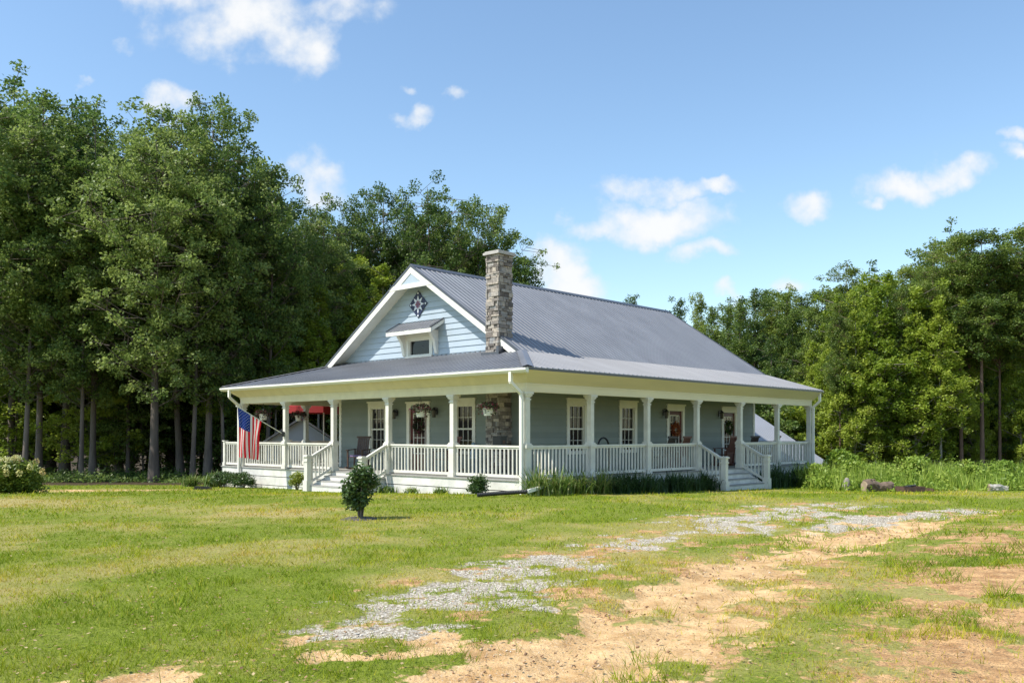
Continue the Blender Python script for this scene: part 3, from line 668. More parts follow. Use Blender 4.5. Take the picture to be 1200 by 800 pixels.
b = MB(); b.hb(bw, UW0 - .0, bw, CV[-1], ZB2 - .03, ZB2 - .01); b.hb(UW0, CU[-1] - bw, bw, VW0 - .0, ZB2 - .03, ZB2 - .0105); b.hb(UW1, CU[-1] - bw, VW0, CV[-1], ZB2 - .03, ZB2 - .011)
b.build('porch_ceiling', M['ceiling'], house)
# rear end of the right porch roof
b = MB(); b.prism([(-EO, ZE - .05), (UW0, ZE - .05 + .0), (UW0, 4.1), (1.95, 4.02), (-EO, ZE)], 17.47, 17.5, f=lambda a, z, v: (v, a, z)); b.build('end_gable_board', M['trim'], house); b = MB()
b.prism([(EL, ZE - .05), (UW1, ZE - .05), (UW1, 4.1), (11.95, 4.02), (EL, ZE)], 17.47, 17.5, f=lambda a, z, v: (v, a, z)); b.build('end_gable_board', M['trim'], house)

# deck
b = MB(); v = 0
def deckslab(u0, u1, v0, v1, along):
    n = int(round(((v1 - v0) if along == 'u' else (u1 - u0)) / .14)); 
    for k in range(n):
        if along == 'u': w = (v1 - v0) / n; b.hb(u0, u1, v0 + k * w + .003, v0 + (k + 1) * w - .003, ZD - .035, ZD - random.random() * .002)
        else: w = (u1 - u0) / n; b.hb(u0 + k * w + .003, u0 + (k + 1) * w - .003, v0, v1, ZD - .035, ZD - random.random() * .002)
deckslab(-.14, 15.95, -.14, 2.38, 'u'); deckslab(-.14, 2.28, 2.38, 17.45, 'v'); deckslab(11.67, 15.95, 2.38, 17.45, 'v')
deck = b.build('porch_deck', M['deck'], house)
b = MB()
def skirt(u0, u1, v0, v1):
    for (z0, z1) in ((ZD - .30, ZD - .037), (ZD - .62, ZD - .325), (ZD - .95, ZD - .645)): b.hb(u0, u1, v0, v1, z0, z1)
skirt(-.10, 15.9, -.10, -.06)
skirt(-.10, -.06, -.058, 17.4); skirt(-.06, UW0, 17.38, 17.42); skirt(15.86, 15.9, -.058, 17.4)
b.build('skirt_board', M['riser'], deck)
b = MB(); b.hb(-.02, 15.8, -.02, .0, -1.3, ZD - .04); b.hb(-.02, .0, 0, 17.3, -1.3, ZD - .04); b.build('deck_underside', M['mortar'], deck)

# columns
def column(u, v, plain=False):
    b = MB(); w = .075; b.hb(u - w, u + w, v - w, v + w, ZRAIL + .03, ZB)
    o = b.build('column', M['white'], house)
    b = MB(); w = .102; b.hb(u - w, u + w, v - w, v + w, ZD, ZRAIL - .03); b.hb(u - .122, u + .122, v - .122, v + .122, ZD, ZD + .14); b.hb(u - .13, u + .13, v - .13, v + .13, ZRAIL - .06, ZRAIL + .03); b.hb(u - .105, u + .105, v - .105, v + .105, ZRAIL + .031, ZRAIL + .07)
    b.build('base', M['white'], o)
    b = MB()
    for w, z0, z1 in ((.098, ZB - .22, ZB - .185), (.098, ZB - .14, ZB - .11), (.12, ZB - .11, ZB - .06), (.148, ZB - .06, ZB - .002)): b.hb(u - w, u + w, v - w, v + w, z0, z1)
    b.build('capital', M['white'], o)
for u in CU: column(u, 0)
for v in CV[1:]: column(0, v)
for v in CV[1:]: column(CU[-1], v)
# railings
def railing(p, q, zp=ZD, zq=ZD, trim=.10, name='railing', step=.155, post0=None):
    p = Vector((p[1], p[0], 0)); q = Vector((q[1], q[0], 0)); d = q - p; Ln = d.length; d.normalize(); p = p + d * trim; q = q - d * trim; Ln -= 2 * trim
    b = MB(); n = max(2, int(round(Ln / step))); hz = lambda t: zp + (zq - zp) * t
    ht = ZRAIL - ZD
    for k in range(n):
        t = (k + .5) / n; c = p + d * (Ln * t); z = hz(t)
        b.box(c.x - .019, c.x + .019, c.y - .019, c.y + .019, z + .08, z + ht - .04)
    b.beam(p + Vector((0, 0, zp + .09)), q + Vector((0, 0, zq + .09)), .045, .08)
    o = b.build(name, M['white'], house)
    t = MB(); t.beam(p + Vector((0, 0, zp + ht - .02)), q + Vector((0, 0, zq + ht - .02)), .10, .05); t.beam(p + Vector((0, 0, zp + ht - .07)), q + Vector((0, 0, zq + ht - .07)), .045, .05)
    t.build('handrail', M['white'], o)
for i in (0, 1, 3, 4): railing((CU[i], 0), (CU[i + 1], 0))
for i in (0, 1, 2, 4, 5): railing((0, CV[i]), (0, CV[i + 1]))
railing((14.5, 0), (15.86, 0)); railing((0, 17.32), (UW0, 17.32))
for v0, v1 in ((0, 2.9), (2.9, 5.8), (5.8, 8.7)): railing((15.86, v0), (15.86, v1))
for v in (0, 2.9, 5.8, 8.7):
    b = MB(); b.hb(15.86 - .06, 15.86 + .06, v - .06, v + .06, ZD, ZRAIL + .02); b.hb(15.86 - .085, 15.86 + .085, v - .085, v + .085, ZRAIL + .02, ZRAIL + .06); b.hb(15.86 - .08, 15.86 + .08, v - .08, v + .08, ZD + .001, ZD + .13)
    b.build('rail_post', M['white'], house)

# stairs: nsteps below the deck
def stairs(axis, a0, a1, n, run=.29, rise=.175):
    st = MB(); m2 = MB(); r2 = MB(); ins = .12
    def bx(mb, p0, p1, o0, o1, z0, z1):
        if axis == 'u': mb.hb(p0, p1, -o1, -o0, z0, z1)
        else: mb.hb(-o1, -o0, p0, p1, z0, z1)
    root = None
    for side in (a0 + .06, a1 - .10):
        st = MB(); pts = [(.10, ZD - .05), (.10, ZD - .4), (.12 + run * n, ZD - rise * n - .30), (.12 + run * n, ZD - rise * n - .03)]
        st.prism(pts, side, side + .04, f=(lambda o, z, a: (-o, a, z)) if axis == 'u' else (lambda o, z, a: (a, -o, z)))
        if root is None: root = empty('stairs'); adopt(root, house)
        st.build('stringer', M['riser'], root)
    for k in range(1, n + 1):
        z = ZD - rise * k; t = MB(); bx(t, a0 + .02, a1 - .02, .10 + run * (k - 1) + .0, .10 + run * k + .03, z - .04, z); t.build('tread', M['deck'], root)
        r = MB(); bx(r, a0 + .10, a1 - .10, .10 + run * (k - 1) + .001, .10 + run * (k - 1) + .025, z + .001, z + rise - .041); r.build('riser', M['riser'], root)
    r = MB(); z = ZD - rise * n; bx(r, a0 + .10, a1 - .10, .10 + run * n, .125 + run * n, z - .4, z - .042); r.build('riser', M['riser'], root)
    on = .16 + run * n; zt = ZD - rise * n + ZRAIL - ZD
    for a in (a0, a1):
        nb = MB(); 
        def cbx(w, z0, z1): bx(nb, a - w, a + w, on - w, on + w, z0, z1)
        cbx(.085, -.9, zt + .0); cbx(.115, -.9, ZD - rise * n + .16 + .0); cbx(.105, zt - .16, zt - .12); cbx(.12, zt + .0, zt + .045); cbx(.09, zt + .045, zt + .07)
        nb.build('newel_post', M['white'], house)
        P = (a, 0) if axis == 'u' else (0, a); Q = (a, -on) if axis == 'u' else (-on, a)
        railing(P, Q, ZD, ZD - rise * n + .02, .10, 'stair_railing', .14)
stairs('u', CU[2], CU[3], 3, .29, .145)
stairs('v', CV[3], CV[4], 3, .30, .165)

# chimney of stacked ledge stone
b = MB(); b2 = MB(); u0, u1, v0, v1 = 2.76, 3.29, 1.79, 2.42
b.hb(u0 + .03, u1 - .03, v0 + .03, v1, ZD, 7.08); chim = b.build('chimney', M['mortar'], house)
z = ZD
while z < 7.06:
    hgt = min(random.choice((.06, .075, .09, .11, .14)), 7.08 - z)
    for (ax, pos, s, a0, a1) in (('u', v0, -1, u0, u1), ('v', u0, -1, v0, v1), ('v', u1, 1, v0, v1)):
        a = a0
        while a < a1 - .01:
            w = random.uniform(.10, .34); w = (a1 - a) if a + w > a1 - .08 else w
            pr = random.uniform(-.03, .03); d0, d1 = pos - s * .05, pos + s * pr
            q0, q1 = a + .004, a + w - .004
            if abs(a - a0) < 1e-6: q0 = a0 - random.uniform(-.01, .02)
            t = random.random() ** .8
            (b2.hb(q0, q1, d0, d1, z + .004, z + hgt - .004, t) if ax == 'u' else b2.hb(d0, d1, q0, q1, z + .0045, z + hgt - .0045, t))
            a += w
    z += hgt
b2.build('stone_facing', M['stone'], chim)
b = MB(); b.hb(u0 - .07, u1 + .07, v0 - .07, v1 + .1, 7.08, 7.15); b.hb(u0 - .03, u1 + .03, v0 - .03, v1 + .06, 7.15, 7.19); b.build('chimney_cap', M['concrete'], chim)
b = MB(); zz = z_e + SP * (v0 + EO)
b.hb(u0 - .12, u0 - .02, v0 - .12, v1, zz - .05, zz + .22); b.hb(u0 - .12, u1 + .12, v0 - .10, v0 - .03, zz - .06, zz + .05); b.build('flashing', M['metal_dark'], chim)

# awning over the attic window
b = MB(); f_ = lambda a, d, h: (VW0 - .62 + d * .60, a, 5.08 + d * .34 + h)
roof_plane(b, ribs(5.86, 8.14, .2), f_, lambda a: 0, lambda a: 1.0); awn = b.build('window_awning', M['metal'], house, fixn=False)
b = MB(); b.hb(5.84, 8.16, VW0 - .62, VW0 - .59, 4.94, 5.075)
for a in (5.84, 8.13): b.prism([(VW0 - .59, 4.96), (VW0 - .59, 5.08), (VW0 - .0, 5.42), (VW0 - .0, 5.30)], a, a + .03, f=lambda v, z, u: (v, u, z))
b.add([(VW0 - .588, 5.87, 5.0), (VW0 - .588, 8.13, 5.0), (VW0 - .02, 8.13, 5.33), (VW0 - .02, 5.87, 5.33)], [(0, 1, 2, 3)])
b.build('awning_board', M['trim'], awn)
for a in (6.18, 7.84):
    b = MB(); b.prism([(VW0 - .45, 5.06), (VW0 - .02, 5.06), (VW0 - .02, 4.26), (VW0 - .10, 4.30), (VW0 - .20, 4.72)], a - .06, a + .06, f=lambda v, z, u: (v, u, z)); b.build('bracket', M['trim'], awn)
for a in (5.84, 8.12):
    b = MB(); b.prism([(VW0 - .63, 5.10), (VW0 - .63, 5.13), (VW0 - .01, 5.475), (VW0 - .01, 5.445)], a, a + .05, f=lambda v, z, u: (v, u, z))
    b.build('awning_flashing', M['metal_dark'], awn)

# downspouts
def spout(pts, name='downspout'):
    b = MB()
    for p, q in zip(pts[:-1], pts[1:]): b.beam((p[1], p[0], p[2]), (q[1], q[0], q[2]), .085, .085, up=(0, 1, .01))
    b.build(name, M['gutter'], house)
spout([(.02, -EO - .05, ZE - .10), (.02, -EO - .05, ZE - .36), (.0, -.19, ZB - .06), (.0, -.19, -.02)])
spout([(14.5, -EO - .05, ZE - .10), (14.5, -EO - .05, ZE - .36), (14.5, -.19, ZB - .08), (14.5, -.19, -.35)])
spout([(-.42, 17.40, ZE - .06), (-.42, 17.40, ZE - .42), (-.17, 17.35, ZB - .05), (-.17, 17.35, -.55)])

# ------------------------------------------------------------------ things on the porch (built in world space at the house frame)
def at_house(name, u, v, z, rz, label, cat, group=None):
    x, y, _ = HW(u, v); return empty(name, (x, y, z), HROT + rz, label, cat, group)
def leaf_quads(C, L, aspect=.55, upbias=.4, rng=RNG):
    """C (n,3) centres, L (n,) lengths -> diamond leaves"""
    n = len(C); nrm = rng.normal(size=(n, 3)); nrm[:, 2] = np.abs(nrm[:, 2]) + upbias; nrm /= np.linalg.norm(nrm, axis=1)[:, None]
    t = rng.normal(size=(n, 3)); t -= nrm * (t * nrm).sum(1)[:, None]; t /= np.linalg.norm(t, axis=1)[:, None]; s = np.cross(nrm, t)
    L = L[:, None]
    V = np.stack([C - t * L / 2, C + s * L * aspect / 2, C + t * L / 2, C - s * L * aspect / 2], 1).reshape(-1, 3)
    return V, np.arange(4 * n).reshape(-1, 4)
def blob(n, r, c=(0, 0, 0), shell=.55, rng=RNG):
    d = rng.normal(size=(n, 3)); d /= np.linalg.norm(d, axis=1)[:, None]; k = shell + (1 - shell) * rng.random(n)
    return d * k[:, None] * np.asarray(r) + np.asarray(c)

def basket(u, v, zt, label, flower=True):
    t = at_house('hanging_basket', u, v, zt, 0, label, 'hanging basket', 'baskets hanging from the porch beam')
    b = MB(); b.lathe([(0, -.62), (.11, -.62), (.16, -.42), (.17, -.40), (.15, -.40), (.0, -.44)], n=14); b.build('pot', M['pot'], t)
    b = MB()
    for k in range(3): a = k * 2.094; b.tube([(.15 * math.cos(a), .15 * math.sin(a), -.41), (0, 0, -.02)], .005, 4)
    b.build('hanger', M['black'], t)
    C = blob(420, (.33, .33, .15), (0, 0, -.36)); C = np.concatenate([C, blob(120, (.38, .38, .22), (0, 0, -.44))])
    V, F = leaf_quads(C, RNG.uniform(.05, .10, len(C))); np_mesh('foliage', V, F, M['flowerdk'], RNG.random(len(C)), t)
    return t
bk = basket(4.30, -.0, ZB, 'white basket of dark red flowers hung between the front columns, by the red front door')
basket(1.44, -.0, ZB, 'white basket of pink and dark flowers hung in front of the stone chimney')
basket(13.1, -.0, ZB, 'white basket hung above the railing just right of the flag')
basket(14.5, 2.45, ZB, 'white basket hung from the side beam beside the red umbrella')

def wreath(axis, pos, a, z, m, label):
    u, v = (a, pos - .02) if axis == 'u' else (pos - .02, a)
    t = at_house('wreath', u, v, z, 0, label, 'wreath')
    n = 520; th = RNG.uniform(0, 6.283, n); rr = .21 + RNG.normal(0, .05, n); dd = RNG.uniform(-.05, .03, n)
    P = np.stack([dd, rr * np.cos(th), rr * np.sin(th)], -1) if axis == 'u' else np.stack([rr * np.cos(th), dd, rr * np.sin(th)], -1)
    V, F = leaf_quads(P, RNG.uniform(.05, .11, n)); np_mesh('leaves', V, F, m, RNG.random(n), t)
    b = MB(); k = [((0, .21 * math.cos(i * .524), .21 * math.sin(i * .524)) if axis == 'u' else (.21 * math.cos(i * .524), 0, .21 * math.sin(i * .524))) for i in range(13)]; b.tube(k, .02, 6, cap=False); b.build('ring', M['rocker'], t)
wreath('u', VW0, 7.15, 1.88, M['flowerdk'], 'dark leafy wreath on the front door on the gable side')
wreath('v', UW0, 10.88, 1.75, M['autumn'], 'orange and red autumn wreath on the middle red door')
wreath('v', UW0, 14.88, 1.85, M['shrubleaf'], 'green leaf wreath on the door facing the right steps')

def rocking_chair(m, name='rocking_chair'):
    t = empty(name)
    b = MB()
    for k in range(6): y = -.24 + .085 * k; b.box(-.27, .27, y, y + .07, .415 + .01 * (y < 0), .435 + .01 * (y < 0))
    b.build('seat', m, t)
    b = MB()
    for k in range(6): x = -.235 + .078 * k; b.beam((x + .04, .25, .46), (x + .04, .44, 1.16 - .02 * abs(k - 2.5)), .062, .018, up=(0, 1, 0))
    b.beam((-.28, .44, 1.12), (.28, .44, 1.12), .03, .07); b.beam((-.28, .27, .50), (.28, .27, .50), .03, .06)
    b.build('backrest', m, t)
    for s in (-1, 1):
        b = MB(); b.beam((s * .28, -.24, .08), (s * .28, -.24, .66), .045, .045); b.build('leg', m, t)
        b = MB(); b.beam((s * .28, .22, .08), (s * .28, .30, .70), .045, .045); b.build('leg', m, t)
        b = MB(); b.beam((s * .29, -.30, .67), (s * .29, .34, .70), .085, .025); b.build('armrest', m, t)
        b = MB(); pts = [(s * .28, -.42 + .95 * i / 8, .025 + .16 * ((i / 8 - .45) ** 2) * 1.6) for i in range(9)]
        for p, q in zip(pts[:-1], pts[1:]): b.beam(p, q, .035, .05)
        b.build('rocker', m, t)
    return t
def put(src, u, v, rz, label, first=False):
    x, y, _ = HW(u, v)
    o = src if first else copy_tree(src)
    o.location = (x, y, ZD); o.rotation_euler = (0, 0, HROT + rz); tag(o, label, 'rocking chair', 'rocking chairs on the porch'); return o
# local -y is the way the chair faces; house local x = v, y = u ; facing -v is rz=-90
rb = rocking_chair(M['rocker_b']); put(rb, 9.15, 1.35, R(-90 + 25), 'brown rocking chair left of the front door, above the left steps', True)
cu = MB(); cu.box(-.23, .23, -.22, .2, .44, .50); cu.build('cushion', mat('violet_cushion', (.20, .16, .30), .9), rb)
rr = rocking_chair(M['rocker']); put(rr, 4.85, 1.55, R(-90), 'red brown rocking chair under the front window nearest the chimney', True)
put(rr, 1.5, 9.75, R(180), 'red brown rocking chair left of the autumn wreath door')
put(rr, 1.45, 13.0, R(180), 'dark red rocking chair between the two right side doors')
rk = rocking_chair(M['rocker_k']); put(rk, 1.2, 14.3, R(170), 'near black rocking chair in front of the green wreath door', True)
put(rr, 1.3, 16.3, R(180), 'dark slatted rocking chair at the far end of the right porch')
put(rk, 1.35, 8.55, R(180), 'black rocking chair half hidden behind the third right column')

# small porch pieces
b = MB(); cx, cy, _ = HW(.9, 4.6)
t = empty('log_hoop', (cx, cy, ZD), HROT + R(90), 'black metal arched firewood hoop on the right porch', 'firewood rack')
pts = [(0, -.27, .05), (0, -.27, .85)] + [(0, -.27 * math.cos(a * math.pi / 8), .85 + .27 * math.sin(a * math.pi / 8)) for a in range(9)] + [(0, .27, .05)]
b.tube(pts, .03, 8); b.build('hoop', M['black'], t); b = MB()
for s in (-1, 1): b.box(-.18, .18, s * .27 - .03, s * .27 + .03, 0, .04)
b.box(-.15, -.11, -.27, .27, .04, .08); b.box(.11, .15, -.27, .27, .04, .08); b.build('foot', M['black'], t)
cx, cy, _ = HW(2.62, 1.62); t = empty('log_box', (cx, cy, 1.20), HROT, 'black metal box mounted low on the stone chimney', 'box')
b = MB(); b.box(-.10, .16, -.22, .12, 0, .30); b.box(-.12, .18, -.24, .14, .30, .33); b.build('box_body', M['black'], t)
b = MB(); b.box(-.02, .08, -.2245, -.2215, .1, .2); b.build('box_door', M['rust'], t)
cx, cy, _ = HW(3.65, 1.6); t = empty('garden_figure', (cx, cy, ZD), HROT, 'blue grey ornament on a stand left of the stone chimney', 'ornament')
b = MB(); b.lathe([(0, 0), (.17, 0), (.15, .04), (.05, .08), (.05, .45), (.16, .49), (.16, .53), (0, .53)], n=14); b.build('stand', M['bluegrey'], t)
b = MB(); b.lathe([(0, .53), (.09, .53), (.12, .62), (.08, .74), (.05, .80), (.08, .87), (.06, .95), (0, .99)], n=14); b.build('figure', M['bluegrey'], t)

# eight-pointed star sign on the gable
t = at_house('barn_quilt', 7.13, VW0 - .03, 6.02, 0, 'diamond shaped painted quilt star board high on the gable', 'wall sign')
hw = .47
b = MB(); b.prism([(-hw, 0), (0, -hw), (hw, 0), (0, hw)], -.02, .0, f=lambda a, z, d: (d, a, z)); b.build('board', mat('navy_paint', (.012, .018, .06), .5), t)
PCOL = {'white': mat('sign_white_paint', (.72, .74, .78), .5), 'maroon': mat('sign_maroon_paint', (.20, .03, .05), .5), 'purple': mat('sign_mauve_paint', (.22, .13, .22), .5), 'tan': mat('sign_tan_paint', (.45, .27, .20), .5)}
stars = {k: MB() for k in PCOL}
for k in range(8):
    a = k * math.pi / 4; P = lambda r, an: (r * math.cos(an), r * math.sin(an)); d = -.0235 - .0015 * (k % 2)
    def tri(mb, pts, dd): mb.add([(dd, p[0], p[1]) for p in pts], [tuple(range(len(pts)))])
    tri(stars['white'], [P(.02, a), P(.16, a - .36), P(.32, a), P(.16, a + .36)], d)
    tri(stars['purple' if k % 2 else 'maroon'], [P(.01, a), P(.09, a - .39), P(.17, a), P(.09, a + .39)], d - .003)
    if k % 2 == 0: tri(stars['white'], [P(.43, a), P(.385, a - .11), P(.34, a), P(.385, a + .11)], d)
for k, mb in stars.items(): mb.build('star_point' , PCOL[k], t, fixn=False)

# flag
def flag():
    A = Vector(HW(CU[4], -.11, 1.58)); Bp = Vector((-9.50, 30.55, 2.53)); t = empty('flag', A, 0, 'red, white and blue striped flag hanging from a porch column pole', 'flag')
    d = Bp - A; b = MB(); b.tube([(0, 0, 0), d], .014, 8); b.tube([d, d * 1.02], .026, 8); b.build('pole', M['trim'], t)
    b = MB(); b.box(-.04, .04, -.05, .03, -.09, .09); b.build('pole_bracket', M['black'], t)
    nh, nf = 52, 40; Hst = .98; Fl = 1.74; dn = d.normalized(); side = Vector((-dn.y, dn.x, 0)).normalized()
    V = []
    for i in range(nh + 1):
        s = i / nh
        for j in range(nf + 1):
            f = j / nf; p = d - dn * (.02 + Hst * s * (1 - .22 * f)) ; p = p + Vector((0, 0, -1)) * (Fl * f * (1 - .06 * s)) + Vector((dn.x, dn.y, 0)) * (-.06 * f)
            p = p + side * (.085 * math.sin(s * 11 + f * 2.2) * min(1, f * 2.5) + .05 * math.sin(f * 5 + s * 4) * f)
            p = p + Vector((0, 0, dn.z)) * (Hst * s * .35 * f)
            V.append(tuple(p))
    F = []; Mi = []
    for i in range(nh):
        for j in range(nf):
            F.append((i * (nf + 1) + j, (i + 1) * (nf + 1) + j, (i + 1) * (nf + 1) + j + 1, i * (nf + 1) + j + 1))
            st = int(i * 13 / nh); can = i < nh * 7 / 13 and j < nf * .40
            Mi.append(2 if can else (0 if st % 2 == 0 else 1))
    me = bpy.data.meshes.new('flag_cloth'); me.from_pydata(V, [], F)
    for q in (M['flag_r'], M['flag_w'], M['flag_b']): me.materials.append(q)
    me.polygons.foreach_set('material_index', Mi); me.polygons.foreach_set('use_smooth', [True] * len(F)); me.update()
    o = bpy.data.objects.new('flag_cloth', me); COL.objects.link(o); adopt(o, t)
    # fifty stars, nine rows of six and five
    sb = MB(); G = lambda s, f: Vector(V[int(round(s * nh)) * (nf + 1) + int(round(f * nf))])
    def pos(s, f):
        i = s * nh; j = f * nf; i0 = int(i); j0 = int(j); a = i - i0; c = j - j0; g_ = lambda i, j: Vector(V[min(i, nh) * (nf + 1) + min(j, nf)])
        return (g_(i0, j0) * (1 - a) + g_(i0 + 1, j0) * a) * (1 - c) + (g_(i0, j0 + 1) * (1 - a) + g_(i0 + 1, j0 + 1) * a) * c
    for r in range(9):
        for c in range(6 if r % 2 == 0 else 5):
            s = (r + 1) / 10 * 7 / 13; f = (2 * c + 1 + (r % 2)) / 12 * .40
            for off in (1, -1):
                pts = []
                for k in range(10):
                    rad = .019 if k % 2 == 0 else .008; a = k * math.pi / 5
                    q = pos(s + rad * math.sin(a) / Hst, max(0, f + rad * math.cos(a) / Fl)); pts.append(q + side * (.006 * off))
                sb.add(pts, [tuple(range(10))])
    sb.build('stars', M['flag_w'], o, fixn=False)
flag()

# ------------------------------------------------------------------ outbuildings and yard things
# garage behind the right end of the house (same orientation)
gar = empty('garage', (HX, HY, 0), HROT, 'outbuilding with a pale grey metal roof beyond the right end of the porch', 'garage')
b = MB(); v0, v1 = 19.6, 24.2
roof_plane(b, ribs(v0, v1), lambda a, d, h: (a, 1.9 + d, .02 + .63 * d + h), lambda a: 0, lambda a: 5.3)
roof_plane(b, ribs(v0, v1), lambda a, d, h: (a, 12.5 - d, .02 + .63 * d + h), lambda a: 0, lambda a: 5.3); b.build('roof', M['paleroof'], gar, fixn=False)
b = MB(); b.hb(2.5, 11.9, v0 + .4, v0 + .55, -2.6, .3); b.hb(2.5, 11.9, v1 - .55, v1 - .4, -2.6, .3); b.hb(2.5, 2.65, v0 + .551, v1 - .551, -2.6, .25); b.hb(11.75, 11.9, v0 + .551, v1 - .551, -2.6, .25)
for va in (v0 + .4, v1 - .55): b.prism([(2.5, .302), (11.9, .302), (7.2, 3.2)], va + .01, va + .14, f=lambda a, z, v: (v, a, z))
b.build('wall', M['brick'], gar)
b = MB(); b.hb(1.88, 2.0, v0, v1, -.14, .0); b.build('eave_board', M['brick'], gar)
b = MB(); b.hb(2.44, 2.498, v0 + 1.3, v0 + 2.3, -1.3, -.45); b.build('window', M['glass'], gar)
# small shed seen through the left porch
sx, sy = -10.3, 43.0; sz = gzf(sx, sy)
shed = empty('shed', (sx, sy, sz), R(14), 'small grey shed with a dark gable roof seen through the left porch', 'shed')
b = MB(); b.prism([(-1.5, 0), (1.5, 0), (1.5, 2.0), (0, 3.0), (-1.5, 2.0)], -2.4, 2.4, f=lambda a, z, y: (a, y, z)); b.build('wall', M['shedwall'], shed)
b = MB()
for s in (-1, 1): b.prism([(s * 1.8, 1.83), (0, 3.03), (0, 3.13), (s * 1.8, 1.93)], -2.7, 2.7, f=lambda a, z, y: (a, y, z))
b.build('roof', M['shedroof'], shed)
b = MB(); b.box(-.5, .5, -2.46, -2.42, .05, 1.95); b.build('door', M['trim'], shed)
# umbrella
ux, uy = -8.2, 38.5; uz = gzf(ux, uy)
um = empty('patio_umbrella', (ux, uy, uz), .2, 'red patio umbrella standing beyond the left end of the porch', 'umbrella')
b = MB(); n = 8
top = (0, 0, 3.95); ring = [(1.6 * math.cos(k * math.pi / 4), 1.6 * math.sin(k * math.pi / 4), 3.36) for k in range(n)]; low = [(p[0], p[1], p[2] - .28) for p in ring]
b.add([top] + ring, [(0, 1 + k, 1 + (k + 1) % n) for k in range(n)]); b.add(ring + low, [(k, (k + 1) % n, n + (k + 1) % n, n + k) for k in range(n)])
b.build('canopy', M['redcloth'], um, fixn=False)
b = MB(); b.tube([(0, 0, 0), (0, 0, 3.92)], .025, 8); b.build('pole', M['trim'], um)
b = MB(); b.lathe([(0, 0), (.3, 0), (.3, .06), (.05, .12), (0, .12)], n=16); b.build('base', M['black'], um)
b = MB()
for p in ring: b.tube([(0, 0, 3.90), (p[0] * .99, p[1] * .99, p[2] - .01)], .01, 4)
b.build('rib', M['trim'], um)
# grill
gx_, gy_ = -8.6, 40.6
gr = empty('grill', (gx_, gy_, gzf(gx_, gy_)), .3, 'black covered barbecue grill behind the left porch railing', 'grill')
b = MB(); b.box(-.45, .45, -.3, .3, .75, 1.35); b.build('cabinet', M['black'], gr)
b = MB(); b.prism([(-.3, 1.36), (.3, 1.36), (.28, 1.6), (.1, 1.78), (-.15, 1.76), (-.28, 1.58)], -.44, .44, f=lambda a, z, x: (x, a, z)); b.build('lid', M['black'], gr)
for s in (-1, 1):
    for s2 in (-1, 1): b = MB(); b.box(s * .4 - .025, s * .4 + .025, s2 * .25 - .025, s2 * .25 + .025, 0, .75); b.build('leg', M['black'], gr)
    b = MB(); b.box(s * .455, s * .85, -.25, .25, 1.28, 1.32); b.build('side_shelf', M['black'], gr)

# black drain pipe at the foot of the near corner
x0, y0 = -.25, 22.15
t = empty('drain_pipe', (x0, y0, gzf(x0, y0) + .06), 0, 'black corrugated drain pipe lying on the lawn at the porch corner', 'pipe')
b = MB(); P = []; Rr = []
for i in range(61):
    s = i / 60; P.append((-.62 + 1.25 * s, -.05 + .25 * s + .05 * math.sin(s * 3), .0 + .07 * s)); Rr.append(.055 if i % 2 else .048)
b.tube(P, Rr, 12); b.build('pipe', M['blackplastic'], t, smooth=False)
b = MB(); b.beam((.63, .2, .07), (1.05, .75, .16), .09, .08); b.build('white_elbow', M['gutter'], t)

# fire pit, logs, stump, rock
def world_thing(name, x, y, label, cat, rz=0, group=None): return empty(name, (x, y, gzf(x, y)), rz, label, cat, group)
t = world_thing('fire_pit', 12.75, 28.3, 'low rusty square fire pit grate on the lawn before the undergrowth', 'fire pit', .12); t.scale = (.72, .72, .62)
b = MB(); 
for s in (-1, 1): b.box(-.5, .5, s * .36 - .012, s * .36 + .012, .02, .27); b.box(s * .5 - .012, s * .5 + .012, -.347, .347, .02, .27)
b.build('frame', M['rust'], t)
b = MB()
for k in range(12): x = -.46 + .083 * k; b.box(x - .01, x + .01, -.34, .34, .20, .22)
b.build('grate', M['rust'], t)
b = MB(); b.tube([(-.2, -.2, .26), (.25, .15, .30)], .05, 7); b.tube([(-.1, .2, .26), (.2, -.1, .34)], .045, 7); b.build('charred_wood', M['black'], t)
b = MB(); b.box(.515, .95, -.3, -.27, .0, .06); b.box(.515, .95, .27, .3, .0, .06); b.box(.92, .95, -.27, .27, .0, .17); b.build('side_tray', M['rust'], t)
def log(x, y, Ln, r, rz, label, m=M['log'], rough=.22):
    t = world_thing('log', x, y, label, 'log', rz, 'logs at the edge of the undergrowth'); b = MB(); n = 16; P = []; Rr = []
    rings = []; 
    for i in range(11):
        s = i / 10; r_ = r * (1.12 - .3 * s + .12 * math.sin(s * 9 + x)); zo = .05 * math.sin(s * 5 + x) * Ln; rings.append([( -Ln / 2 + Ln * s + .05 * (random.random() - .5), zo + r_ * (1 + rough * (random.random() - .5) * 1.6 + .10 * math.sin(3 * 2 * math.pi * k / n + 1)) * math.cos(2 * math.pi * k / n), r_ * .8 + r_ * (1 + rough * (random.random() - .5) * 1.6) * math.sin(2 * math.pi * k / n)) for k in range(n)])
    vs = [p for q in rings for p in q]; b.add(vs, [(i * n + k, i * n + (k + 1) % n, (i + 1) * n + (k + 1) % n, (i + 1) * n + k) for i in range(10) for k in range(n)])
    b.build('log_bark', m, t)
    for q in range(2 if m is M['log'] else 0): b2 = MB(); xx = random.uniform(-.4, .4) * Ln; b2.tube([(xx, 0, r), (xx + .03, -.05, r * 1.9), (xx + .06, -.12, r * 1.9 + .04)], [.04, .03, .02], 6); b2.build('branch_stub', m, t)
    e = MB(); e.add([(p[0], p[1], p[2]) for p in rings[0]], [tuple(range(n))]); e.build('cut_end', M['logend'], t, fixn=False); e = MB(); e.add([(p[0], p[1], p[2]) for p in rings[-1]], [tuple(range(n))]); e.build('cut_end', M['logend'], t, fixn=False)
